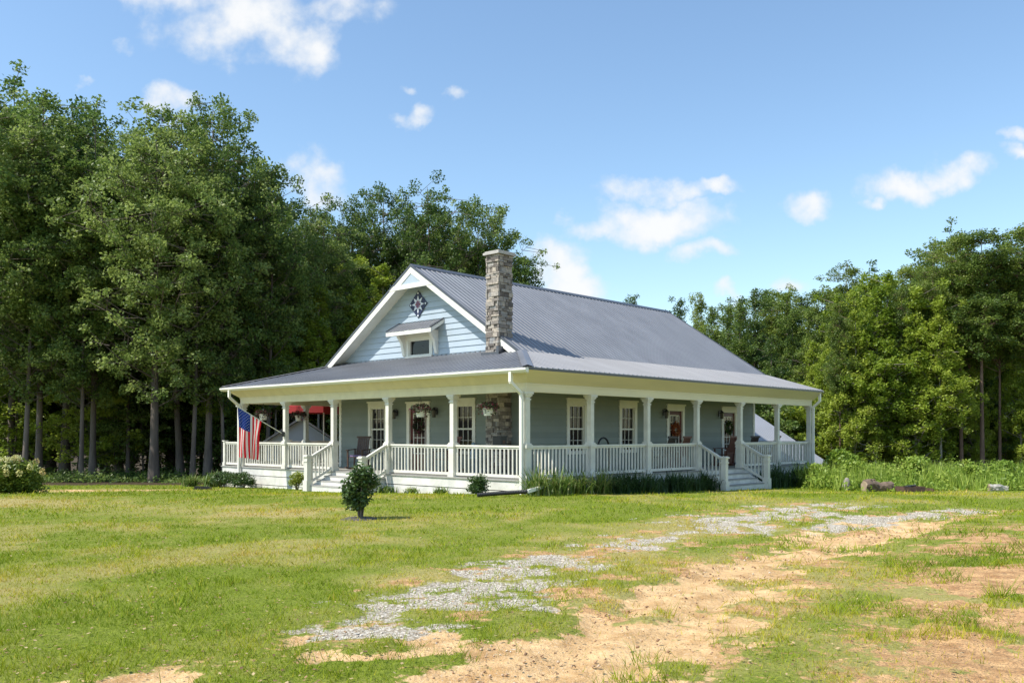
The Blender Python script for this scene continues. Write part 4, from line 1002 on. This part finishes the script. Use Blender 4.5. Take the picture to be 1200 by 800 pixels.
log(11.85, 28.7, .95, .19, .15, 'thick weathered log with a split end beside the fire pit'); log(15.9, 28.9, .62, .12, -.06, 'short pale log lying alone at the far right of the lawn', M['rock'], .2)
t = world_thing('stump', 11.15, 29.5, 'upright grey tree stump left of the thick log', 'stump')
b = MB(); b.tube([(0, 0, -.05), (0.01, 0, .15), (.02, .01, .3), (.03, 0, .42)], [.18, .14, .11, .05], 12); b.build('stump_bark', M['stump'], t, smooth=True)
t = world_thing('splash_block', -10.7, 30.6, 'small dark drain block on the lawn before the far left corner planting', 'drain block', .1)
b = MB(); b.prism([(-.3, 0), (.3, 0), (.25, .09), (-.25, .12)], -.14, .14, f=lambda a, z, y: (a, y, z)); b.build('block', M['blackplastic'], t)

# ------------------------------------------------------------------ planting
def shrub(name, x, y, rx, rz, n, leaf, m, label, cat, group=None, stems=5, flower=None, shell=.5, base=.15, lobes=7):
    t = world_thing(name, x, y, label, cat, 0, group); rng = RNG
    b = MB()
    for k in range(stems):
        a = rng.uniform(0, 6.28); r = rx * rng.uniform(.2, .7); b.tube([(0.03 * math.cos(a), .03 * math.sin(a), -.02), (r * .4 * math.cos(a), r * .4 * math.sin(a), rz * .8), (r * math.cos(a), r * math.sin(a), rz * 1.6)], [.018, .013, .006], 5)
    b.build('stem', M['bark'], t)
    Cs = []
    for k in range(lobes):
        a = rng.uniform(0, 6.28); q = rng.random() ** .6; zc = rng.uniform(.35, 1.6); rad = rx * (.55 + .3 * rng.random()) * math.sqrt(max(.12, 1 - ((zc - .85) / 1.0) ** 2))
        Cs.append(blob(n // lobes, (rx * .45, rx * .45, rz * .38), (rad * q * math.cos(a), rad * q * math.sin(a), base + rz * zc), .35))
    Cs.append(blob(n // 3, (rx * .75, rx * .75, rz * .9), (0, 0, base + rz * .95), .1))
    C = np.concatenate(Cs); C = C[C[:, 2] > .03]
    V, F = leaf_quads(C, rng.uniform(.7, 1.3, len(C)) * leaf); tn = np.clip(rng.normal(.5, .2, len(C)) , 0, 1)
    np_mesh('foliage', V, F, m, tn, t)
    if flower:
        for k in range(flower):
            a = rng.uniform(0, 6.28); el = rng.uniform(.15, 1.5); c = (rx * .95 * math.cos(a) * math.cos(el), rx * .95 * math.sin(a) * math.cos(el), base + rz * (.9 + 1.05 * math.sin(el)))
            C = blob(60, (.085, .085, .11), c, .7); V, F = leaf_quads(C, rng.uniform(.04, .06, 60), .9); np_mesh('flower_head', V, F, M['hydflower'], np.clip(rng.normal(rng.random(), .15, 60), 0, 1), t)
    return t
shrub('hydrangea', -14.2, 25.2, 1.0, .58, 9000, .095, M['hydleaf'], 'big cream flowered hydrangea bush at the left edge of the lawn', 'bush', flower=30, lobes=30, base=-.12)
shrub('young_tree', -2.85, 16.6, .40, .52, 2300, .08, M['shrubleaf'], 'small dark glossy sapling standing alone in the front lawn', 'sapling', stems=9, lobes=11, base=.14, shell=.2)
b = MB(); b.lathe([(0, .035), (.25, .03), (.36, .0), (.38, -.03)], (0, 0, 0), 18); mm = b.build('mulch', M['mortar'], None); mm.location = (-2.85, 16.6, gzf(-2.85, 16.6)); tag(mm, kind='stuff', label='dark mulch ring under the small front sapling', cat='mulch')

def straps(name, x, y, r, h, n, m, label, group, width=.034, cat='plant', dry=.12):
    """a clump of arching strap leaves"""
    rng = RNG; seg = 5; a = rng.uniform(0, 6.283, n); L = h * rng.uniform(.7, 1.35, n); sp = rng.uniform(.35, 1.25, n); bx = rng.normal(0, r * .35, n); by = rng.normal(0, r * .35, n)
    w = width * rng.uniform(.6, 1.2, n); Vv = []
    for k in range(seg + 1):
        s = k / seg; out = L * sp * (s ** 1.3) * .75; z = L * (s * 1.15 - sp * .75 * s ** 2.4); ww = w * (1 - s) ** .6 * (1 if k < seg else 0)
        px = bx + np.cos(a) * out; py = by + np.sin(a) * out
        Vv.append(np.stack([px - np.sin(a) * ww / 2, py + np.cos(a) * ww / 2, z], -1)); Vv.append(np.stack([px + np.sin(a) * ww / 2, py - np.cos(a) * ww / 2, z], -1))
    V = np.stack(Vv, 1).reshape(-1, 3); q = 2 * (seg + 1); Fb = np.array([(2 * k, 2 * k + 1, 2 * k + 3, 2 * k + 2) for k in range(seg)])
    F = (Fb[None] + np.arange(n)[:, None, None] * q).reshape(-1, 4); tn = np.clip(rng.normal(.42, .15, n) + (rng.random(n) < dry) * .5, 0, 1)
    o = np_mesh(name, V, F, m, np.repeat(tn, seg)); o.location = (x, y, gzf(x, y)); return tag(o, label, cat, group)
# right bed: pale daylilies at the corner, then dark strap plants towards the right steps
n_bed = 0
lil = straps('daylily', *HW(-.75, -.35)[:2], .38, .80, 210, M['lily'], 'pale arching daylily clump right at the near porch corner', 'daylily clumps along the porch')
lil2 = straps('daylily', *HW(-.70, .55)[:2], .38, .74, 210, M['lily'], 'second pale daylily clump right of the porch corner post', 'daylily clumps along the porch')
k = 0
names = ['third', 'fourth', 'fifth']
for v in (1.4, 2.25):
    x, y, _ = HW(-.72, v); c = copy_tree(lil if k % 2 else lil2, (x, y, gzf(x, y)), k * 1.3 + 1, 1.0, '%s pale daylily clump right of the porch corner post' % names[k]); k += 1
dk = straps('daylily', *HW(-.65, 3.1)[:2], .46, .62, 340, M['lilydark'], 'dark strap leaf clump in the long bed, first right of the pale ones', 'dark strap leaf clumps along the porch', dry=.04)
dk2 = straps('daylily', *HW(-.6, 3.8)[:2], .46, .72, 340, M['lilydark'], 'dark strap leaf clump in the long bed, second right of the pale ones', 'dark strap leaf clumps along the porch', dry=.04)
ordn = 'third fourth fifth sixth seventh eighth'.split()
for i, v in enumerate((4.55, 5.3, 6.05, 6.8, 7.5, 8.1)):
    x, y, _ = HW(-.65 + .08 * math.sin(v * 5), v); copy_tree((dk, dk2)[i % 2], (x, y, gzf(x, y)), i * 2.1 + .5, (1, .78, 1.08, .9, .72, .95)[i], 'dark strap leaf clump in the long bed, %s right of the pale ones' % ordn[i])
for i, (v, lb) in enumerate(((12.15, 'just right of the right steps'), (13.0, 'second from the right steps'), (13.9, 'midway between right steps and far corner'), (14.9, 'under the second last right column'), (15.8, 'second from the far right corner'), (16.7, 'at the far right porch corner'))):
    x, y, _ = HW(-.7, v); copy_tree((dk, dk2)[i % 2], (x, y, gzf(x, y)), i * 1.7, (1, 1, (1.1, 1.35, .9, 1.3, 1.0, .8)[i]), 'dark strap leaf clump ' + lb)
shrub('boxwood', *HW(.9, -.85)[:2], .40, .36, 2400, .06, M['shrubleaf'], 'small round evergreen shrub left of the near porch corner', 'shrub', lobes=14, base=-.08)
for i, (u, lb) in enumerate(((4.2, 'low leafy plant at the skirt boards midway along the front railing'), (5.35, 'low leafy plant beside the left steps'), (2.9, 'low leafy plant under the second front column'))):
    straps('bed_plant', *HW(u, -.45)[:2], .3, .22 + .06 * (i == 1), 120, M['lily'], lb, 'low plants in the front bed', .035)
shrub('azalea', *HW(9.9, -.65)[:2], .42, .30, 1400, .06, M['hydleaf'], 'light green shrub just left of the left steps', 'shrub', lobes=10, base=.05)
for i, (u, lb) in enumerate(((13.2, 'dark low shrub nearest the left steps in the left bed'), (14.0, 'dark low shrub in the middle of the left bed'), (14.8, 'dark low shrub under the flag'))):
    shrub('low_shrub', *HW(u, -.7)[:2], .55, .30, 2400, .06, M['shrubleaf'], lb, 'shrub', 'dark low shrubs in the left bed', lobes=9, base=.05)
st1 = straps('ornamental_grass', *HW(15.7, -.6)[:2], .45, .62, 260, M['lily'], 'arching yellow green grass clump at the far left porch corner', 'grass clumps at the left corner', cat='grass clump')
x, y, _ = HW(16.6, .1); copy_tree(st1, (x, y, gzf(x, y)), 2, 1.0, 'arching yellow green grass clump left of the railing end'); 
x, y, _ = HW(16.9, -.9); copy_tree(st1, (x, y, gzf(x, y)), 4, .85, 'outermost grass clump left of the porch')

# ------------------------------------------------------------------ trees
def tube_np(mb, pts, r0, r1, n=6):
    m = len(pts); mb.tube(pts, [r0 + (r1 - r0) * (i / (m - 1)) ** .8 for i in range(m)], n, tint=random.random(), cap=False)
def make_tree(name, seed, H, base, R0, prof, nlimb, clump_r, nper, leaf, mleaf, mbark, tr, up=.5, lean=.0, flat=.55, sub=3, dead=0, wob=.5):
    """tapered trunk, limbs with side branches, clumps of leaves at and along the branches"""
    rng = np.random.default_rng(seed); random.seed(seed); root = empty(name)
    tb = MB(); K = 10; bend = rng.normal(0, wob, 2)
    axis = [Vector((bend[0] * math.sin(2.2 * i / K) * .5 + lean * (i / K) ** 2 * H, bend[1] * math.sin(1.7 * i / K) * .5, H * .97 * i / K)) for i in range(K + 1)]
    tb.tube(axis, [tr * (1.35 if i == 0 else (1 - .93 * (i / K) ** .9)) for i in range(K + 1)], 9, tint=.5, cap=False)
    def ax(z):
        t = min(max(z / (H * .97) * K, 0), K - 1e-4); i = int(t); return axis[i].lerp(axis[i + 1], t - i)
    C = []; Rr = []
    for l in range(nlimb):
        t = (l + rng.random()) / nlimb; z = base + (H - base) * t * .96; a = l * 2.4 + rng.normal(0, .4); r = R0 * prof(t) * rng.uniform(.62, 1.18)
        p = ax(z * (.93 if t < .9 else .97)); e = Vector((math.cos(a) * r, math.sin(a) * r, up * r * (1.0 - .5 * t) + rng.normal(0, .25)))
        mid = p + e * .5 + Vector((0, 0, -.08 * r)); q = p + e
        if q.z > H: q.z = H - .1
        tube_np(tb, [p, mid, q], max(.014, tr * .24 * (1 - t * .7) * min(1, r / R0 + .2)), .012, 5)
        ns = max(1, int(sub * (r / R0) * 1.6))
        for s in range(ns + 1):
            f = 1.0 if s == 0 else rng.uniform(.35, .98); c = p.lerp(q, f) if f > .5 else p.lerp(mid, f * 2)
            if s: 
                o = Vector((rng.normal(0, 1), rng.normal(0, 1), rng.normal(.15, .5))) * (.18 * R0 + .15); c2 = c + o
                tube_np(tb, [c, c2], .018, .008, 4); c = c2
            C.append(c); Rr.append(clump_r * rng.uniform(.6, 1.25))
    tpp = ax(H * .95); C.append(tpp); Rr.append(clump_r * .7)
    trunk = tb.build('trunk', mbark, root, smooth=True, fixn=False)
    P = []; T = []
    for c, r in zip(C, Rr):
        n = int(nper * (r / clump_r) ** 1.6); d = rng.normal(size=(n, 3)); d /= np.linalg.norm(d, axis=1)[:, None] + 1e-9
        k = rng.random(n) ** .45; pp = d * k[:, None] * np.array([r, r, r * flat]); pp[:, 2] -= .10 * (pp[:, 0] ** 2 + pp[:, 1] ** 2) / max(r, .1)
        P.append(pp + np.array(c)); T.append(np.clip(rng.normal(.5 + rng.normal(0, .12), .16, n), 0, 1))
    P = np.concatenate(P); T = np.concatenate(T); ok = P[:, 2] > .2; P, T = P[ok], T[ok]
    V, F = leaf_quads(P, leaf * rng.uniform(.6, 1.35, len(P)), .62, .35, rng)
    np_mesh('crown', V, F, mleaf, T, root); root['H'] = H
    return root
p_round = lambda t: math.sqrt(max(.02, math.sin(math.pi * min(1, (t * .86 + .12)))))
p_tall = lambda t: (.55 + .45 * math.sin(math.pi * t ** .8)) * (1 if t < .75 else max(.15, 1 - (t - .75) * 2.6))
p_spire = lambda t: (1 - .15 * math.sin(t * 13)) * max(.10, (1 - t ** 1.6))
p_point = lambda t: (1 - .12 * math.sin(t * 17)) * max(.06, (1 - t ** 1.25) ** .9)
p_cone = lambda t: max(.10, (1 - t) ** .75)
p_pine = lambda t: (.7 + .3 * math.sin(t * 9)) * (1 if t < .55 else max(.22, 1 - (t - .55) * 1.5))
T = {}
T['oak'] = [make_tree('oak_tree', 11 + i, 18, 3.8, 4.3, p_round, 60, .50, 84, .165, M['oakleaf'], M['bark'], .23, .75, sub=7, wob=.9, flat=.75) for i in range(3)]
T['tall'] = [make_tree('hardwood_tree', 31 + i, 17, 4.0, 2.4, p_tall, 60, .44, 84, .155, M['oakleaf'], M['bark'], .14, .8, sub=5, wob=.6, flat=.8) for i in range(2)]
T['gum'] = [make_tree('sweetgum_tree', 51 + i, 13, (5.0, 1.6)[i], (1.6, 1.5)[i], p_point, 84, .33, 80, .14, M['gumleaf'], M['palebark'], .10, .8, sub=4, wob=.3, flat=.95) for i in range(2)]
T['pine'] = [make_tree('pine_tree', 71 + i, 19, 10.5, 1.9, p_pine, 84, .38, 100, .12, M['pineleaf'], M['pinebark'], .15, .7, flat=.85, sub=4, wob=.3) for i in range(2)]
T['cedar'] = [make_tree('conifer_tree', 91 + i, 15, 1.8, 1.8, p_point, 100, .38, 92, .125, M['cedarleaf'], M['bark'], .15, .55, flat=.95, sub=4, wob=.2) for i in range(2)]
T['under'] = [make_tree('understory_tree', 111 + i, 5.5, .6, 1.8, p_round, 26, .42, 80, .14, M['gumleaf' if i == 1 else 'oakleaf'], M['bark'], .05, .4, sub=3, wob=.4) for i in range(3)]
used = set(); cnt = {k: 0 for k in T}
ADJ = {'oak': ('broad dark oak', 'oak'), 'tall': ('tall slender hardwood', 'tree'), 'gum': ('bright green young sweetgum', 'tree'), 'pine': ('bare trunked pine', 'pine'), 'cedar': ('dense dark conifer', 'conifer'), 'under': ('small leafy understory tree', 'small tree')}
GRP = {'oak': 'oaks in the wood edge', 'tall': 'slender hardwoods in the wood edge', 'gum': 'young sweetgums', 'pine': 'pines on the right', 'cedar': 'conifers in the wood edge', 'under': 'small trees under the wood edge'}
LEFTZ = [(-25, 'at the left edge of the photo'), (-20, 'above the hydrangea'), (-15, 'in the left wood'), (-10.5, 'left of the flag'), (-7, 'behind the left end of the porch'), (-2, 'behind the gable'), (2.5, 'behind the chimney'), (9, 'beyond the ridge of the roof'), (16, 'beyond the far end of the roof'), (21, 'above the garage roof'), (27, 'behind the fire pit'), (99, 'near the right edge of the photo')]
def put_tree(kind, px, ty, D, row, w=1.0, extra=''):
    """px = bearing (photo column), ty = height of its top, D = distance in metres"""
    x = (px - 600) / 1036 * D; z = gzf(x, D); h = (507 - ty) / 1036 * D + 1.62 - z
    i = cnt[kind]; cnt[kind] += 1; src = T[kind][i % len(T[kind])]; s = h / src['H']
    ref = x * 45 / D; where = next(n for q, n in LEFTZ if ref < q)
    lab = '%s %s %s%s' % (ADJ[kind][0], {0: 'in the front row', 1: 'in the second row', 2: 'in the back row'}[row], where, extra)
    if src not in used: used.add(src); o = src
    else: o = copy_tree(src)
    o.location = (x, D, z - .05); o.rotation_euler = (0, 0, random.random() * 6.28); o.scale = (s * w, s * w, s)
    tag(o, lab, ADJ[kind][1], GRP[kind]); TREES.append(o); return o
TREES = []
random.seed(5)
LEFT = [('oak', -25, 100, 44, 0, 1), ('tall', 12, 82, 50, 1, 1.2), ('tall', 45, 100, 46, 0, 1.1), ('oak', 75, 112, 50, 1, 1), ('tall', 108, 122, 45, 0, 1.1), ('oak', 140, 150, 52, 1, .9),
        ('oak', 180, 132, 42, 0, 1), ('tall', 212, 118, 47, 1, 1.2), ('oak', 243, 108, 45, 0, .82), ('tall', 283, 140, 48, 1, 1.0), ('tall', 312, 182, 46, 0, .9), ('oak', 345, 232, 54, 1, .8),
        ('tall', 378, 238, 50, 0, 1.0), ('tall', 300, 215, 56, 2, 1.3), ('oak', 412, 232, 56, 0, .75), ('oak', 447, 216, 58, 0, .8), ('oak', 490, 214, 56, 1, .85), ('oak', 530, 240, 58, 0, .8), ('oak', 567, 230, 56, 0, .8), ('tall', 592, 262, 55, 0, 1.05), ('tall', 606, 295, 58, 1, 1.0),
        ('tall', 60, 140, 58, 2, 1.5), ('oak', 125, 160, 62, 2, 1), ('oak', 200, 160, 62, 2, 1), ('oak', 265, 190, 62, 2, 1), ('oak', 330, 255, 64, 2, 1), ('oak', 395, 270, 66, 2, 1), ('oak', 0, 130, 60, 2, 1), ('oak', 465, 250, 68, 2, 1), ('oak', 550, 265, 68, 2, 1),
        ('gum', 262, 372, 46, 0, 1.0), ('gum', 296, 318, 49, 1, 1.0), ('gum', 322, 345, 47, 0, 1.1), ('gum', 348, 292, 51, 1, 1.1), ('gum', 372, 330, 48, 0, 1.1), ('gum', 398, 300, 52, 1, 1.1), ('gum', 420, 330, 50, 0, 1.2), ('tall', 225, 150, 43, 0, .9), ('tall', 95, 180, 43, 0, .9), ('tall', 28, 140, 43, 0, 1.0), ('tall', 150, 200, 47, 1, .8), ('tall', 262, 200, 44, 0, .8), ('gum', 448, 300, 53, 1, 1.2)]
RIGHT = [('cedar', 743, 338, 75, 2, .9), ('cedar', 797, 342, 70, 1, .9), ('cedar', 822, 335, 68, 0, .95), ('cedar', 850, 352, 66, 1, 1.0), ('cedar', 884, 328, 64, 0, 1.15), ('pine', 905, 338, 68, 1, 1.2), ('cedar', 868, 345, 62, 0, 1.0), ('cedar', 930, 352, 60, 0, 1.1), ('pine', 962, 330, 64, 1, 1.2), ('cedar', 952, 355, 58, 0, 1.0),
         ('pine', 992, 303, 66, 1, 1.2), ('gum', 972, 372, 53, 0, .9), ('gum', 1012, 322, 56, 0, 1.0), ('gum', 1028, 318, 55, 0, 1.0), ('gum', 1043, 308, 52, 0, 1.15), ('gum', 1062, 345, 55, 1, 1.0), ('tall', 1030, 312, 64, 1, 1.2), ('pine', 1068, 300, 62, 1, 1.1), ('gum', 1092, 352, 52, 0, 1.0),
         ('tall', 1092, 272, 66, 1, 1.0), ('tall', 1118, 262, 68, 2, 1.0), ('pine', 1110, 275, 56, 1, 1.2), ('pine', 1092, 300, 51, 0, .9), ('pine', 1172, 290, 51, 0, 1), ('pine', 1058, 325, 51, 0, .8), ('pine', 985, 345, 51, 0, .8), ('pine', 1128, 262, 51, 0, 1.1), ('pine', 1137, 282, 53, 1, 1), ('pine', 1152, 256, 50, 0, 1.25), ('pine', 1185, 268, 54, 1, 1.2), ('pine', 1207, 250, 50, 0, 1.3), ('tall', 1222, 262, 60, 1, 1.3), ('gum', 1112, 380, 54, 0, 1.0), ('gum', 1178, 400, 54, 0, 1.0), ('gum', 1198, 375, 51, 0, .9), ('cedar', 1170, 345, 60, 1, 1.2),
         ('cedar', 1000, 365, 62, 1, 1.2), ('cedar', 1060, 370, 62, 1, 1.2), ('cedar', 1120, 345, 64, 1, 1.2), ('gum', 1235, 350, 50, 0, 1.1), ('cedar', 840, 372, 56, 0, 1.1), ('cedar', 905, 385, 56, 0, 1.1), ('gum', 990, 410, 52, 0, 1.0),
         ('cedar', 815, 365, 66, 1, .9), ('cedar', 800, 385, 62, 0, 1.1), ('cedar', 835, 350, 72, 1, 1.2), ('cedar', 873, 340, 70, 1, 1.2), ('cedar', 897, 330, 72, 1, 1.2), ('cedar', 918, 335, 66, 0, 1.2), ('cedar', 940, 338, 70, 1, 1.2),
         ('cedar', 975, 330, 70, 1, 1.3), ('gum', 985, 335, 58, 1, 1.1), ('cedar', 1018, 325, 70, 1, 1.3), ('cedar', 1050, 318, 68, 1, 1.3), ('cedar', 1082, 300, 68, 1, 1.3), ('gum', 1080, 330, 57, 1, 1.1), ('cedar', 1140, 320, 66, 1, 1.3), ('gum', 955, 392, 56, 0, 1.0), ('gum', 1150, 380, 56, 1, 1.1), ('gum', 1000, 340, 51, 0, 1.1), ('gum', 1025, 330, 51, 0, 1.2), ('gum', 1072, 325, 50.5, 0, 1.15), ('gum', 1104, 345, 50, 0, 1.1), ('gum', 1142, 400, 52, 0, .9), ('gum', 1130, 405, 55, 1, 1.0), ('cedar', 1195, 300, 66, 1, 1.3), ('cedar', 860, 350, 72, 2, 1.1), ('pine', 925, 332, 70, 2, 1.2), ('tall', 900, 362, 76, 2, 1.6), ('tall', 960, 355, 76, 2, 1.6), ('tall', 1020, 345, 76, 2, 1.6), ('tall', 1080, 320, 76, 2, 1.6), ('tall', 1140, 300, 76, 2, 1.6), ('tall', 1200, 300, 76, 2, 1.6), ('tall', 840, 385, 78, 2, 1.6)]
seen = {}
for L in (LEFT, RIGHT):
    for (k, px, ty, D, row, w) in L: put_tree(k, px, ty, D, row, w)
rg = np.random.default_rng(3)
for i in range(30):
    px = -20 + i * 16; put_tree('under', px, 507 - rg.uniform(95, 165), 54 + rg.uniform(0, 9), 2, 1.5)
for i in range(20):
    px = -20 + i * 32 + rg.uniform(-6, 6); put_tree('under', px, 507 - rg.uniform(30, 100), 47 + rg.uniform(0, 12), i % 2, 1.1)
for i in range(22):
    px = 880 + i * 16 + rg.uniform(-6, 6); put_tree('under', px, 507 - rg.uniform(5, 85), 53 + rg.uniform(0, 8), i % 2, 1.1)

# look-alike trees that share a place are told apart by their order
ORD = 'first second third fourth fifth sixth seventh eighth ninth tenth eleventh twelfth'.split()
by = {}
for o in TREES: by.setdefault(o['label'], []).append(o)
for lb, L in by.items():
    if len(L) > 1:
        for i, o in enumerate(sorted(L, key=lambda o: o.location.x / o.location.y)):
            o['label'] = (ORD[i] + ' from the left, ' if i < len(L) - 1 else 'rightmost, ') + lb.replace(' of the photo', '').replace('in the', 'in').replace('dense dark', 'dark').replace('small leafy', 'small').replace('bright green young', 'bright').replace('the left end of the', 'left').replace('the far end of the', 'the far')
# undergrowth on the right and at the wood edge
def leaf_mass(name, pts, n, leaf, m, label, cat):
    P = []
    for (x, y, rx, ry, h) in pts: 
        k = int(n * rx * ry); a = RNG.uniform(-1, 1, (k, 2)); q = (a ** 2).sum(1) < 1; a = a[q]; zz = RNG.random(len(a)) ** .6 * h * np.sqrt(1 - (a ** 2).sum(1)) * RNG.uniform(.6, 1.1, len(a))
        X = x + a[:, 0] * rx; Y = y + a[:, 1] * ry; P.append(np.stack([X, Y, gz(X, Y) + zz], -1))
    P = np.concatenate(P); V, F = leaf_quads(P, leaf * RNG.uniform(.6, 1.4, len(P)), .5); tn = np.clip(.5 + .5 * (fbm(P[:, 0], P[:, 1], 1.1, 3) - .5) * 2 + RNG.normal(0, .16, len(P)), 0, 1)
    return tag(np_mesh(name, V, F, m, tn), label, cat, kind='stuff')
pts = [(x, y, RNG.uniform(.5, 1.1), RNG.uniform(.4, .9), RNG.uniform(.45, 1.15) * (.6 if y < 30.4 else 1)) for x, y in zip(RNG.uniform(11.0, 24, 150), 29.6 + 9 * RNG.random(150) ** 1.2)]
pts += [(x, y, 1.2, 1.0, RNG.uniform(.6, 1.5)) for x, y in zip(RNG.uniform(8, 32, 90), RNG.uniform(37, 47, 90))]
pts += [(11.05, 28.95, .3, .22, .38), (11.35, 28.35, .28, .12, .22), (12.2, 28.45, .2, .1, .15), (15.5, 28.9, .2, .2, .25), (16.3, 29.0, .25, .2, .3), (11.5, 29.4, .5, .3, .5)]
leaf_mass('undergrowth', pts, 620, .12, M['weed'], 'bright green weeds and brambles along the right edge of the lawn', 'undergrowth')
pts = [(x, y, 1.3, 1.0, RNG.uniform(.25, .9)) for x, y in zip(RNG.uniform(-30, 4, 130), RNG.uniform(40.5, 50, 130))]
leaf_mass('forest_undergrowth', pts, 260, .13, M['oakleaf'], 'dark low undergrowth at the foot of the left wood', 'undergrowth')
def tall_weeds():
    n = 15000; x = RNG.uniform(10.8, 26, n); y = 29.3 + 5 * RNG.random(n); k = RNG.random(n) < sstep(.38, .6, fbm(x, y, 1.1, 3, 161)); x, y = x[k], y[k]; n = len(x)
    L = RNG.uniform(.3, 1.0, n) * (.5 + .6 * sstep(29, 32, y)); w = RNG.uniform(.02, .04, n); a = RNG.uniform(0, 6.28, n); b = RNG.uniform(0, 6.28, n); le = RNG.uniform(.1, .5, n) * L; z = gz(x, y)
    V = np.stack([np.stack([x - np.cos(a) * w, y - np.sin(a) * w, z], -1), np.stack([x + np.cos(a) * w, y + np.sin(a) * w, z], -1), np.stack([x + np.cos(b) * le, y + np.sin(b) * le, z + L], -1)], 1).reshape(-1, 3)
    tag(np_mesh('tall_grass', V, np.arange(3 * n).reshape(-1, 3), M['weed'], np.clip(RNG.normal(.55, .25, n), 0, 1)), 'tall loose grass among the weeds at the right edge of the lawn', 'grass', kind='stuff')
tall_weeds()
wb = [shrub('weed_bush', 12 + 2 * i, 31, .65, .48, 1500, .13, M['weed'], 'x', 'bush', lobes=12) for i in range(2)]
BP = [(11.3, 33.0, .8, 'leafy green bush beyond the right end of the porch'), (12.5, 32.0, .9, 'tall green bush behind the thick log'), (13.9, 30.9, .6, 'low green bush right of the thick log'), (14.8, 32.6, 1.1, 'tallest green bush behind the fire pit'), (16.2, 31.2, .75, 'green bush behind the short pale log'), (17.9, 32.0, .95, 'green bush at the right edge of the lawn'), (12.9, 34.6, 1.3, 'green bush in the back of the undergrowth, behind the fire pit')]
for i, (x, y, s, lb) in enumerate(BP):
    o = wb[i] if i < 2 else copy_tree(wb[i % 2])
    o.location = (x, y, gzf(x, y)); o.scale = (s, s, s * 1.05); o.rotation_euler = (0, 0, i * 1.9); tag(o, lb, 'bush', 'bushes in the right undergrowth')
print('objects', len(SC.objects))
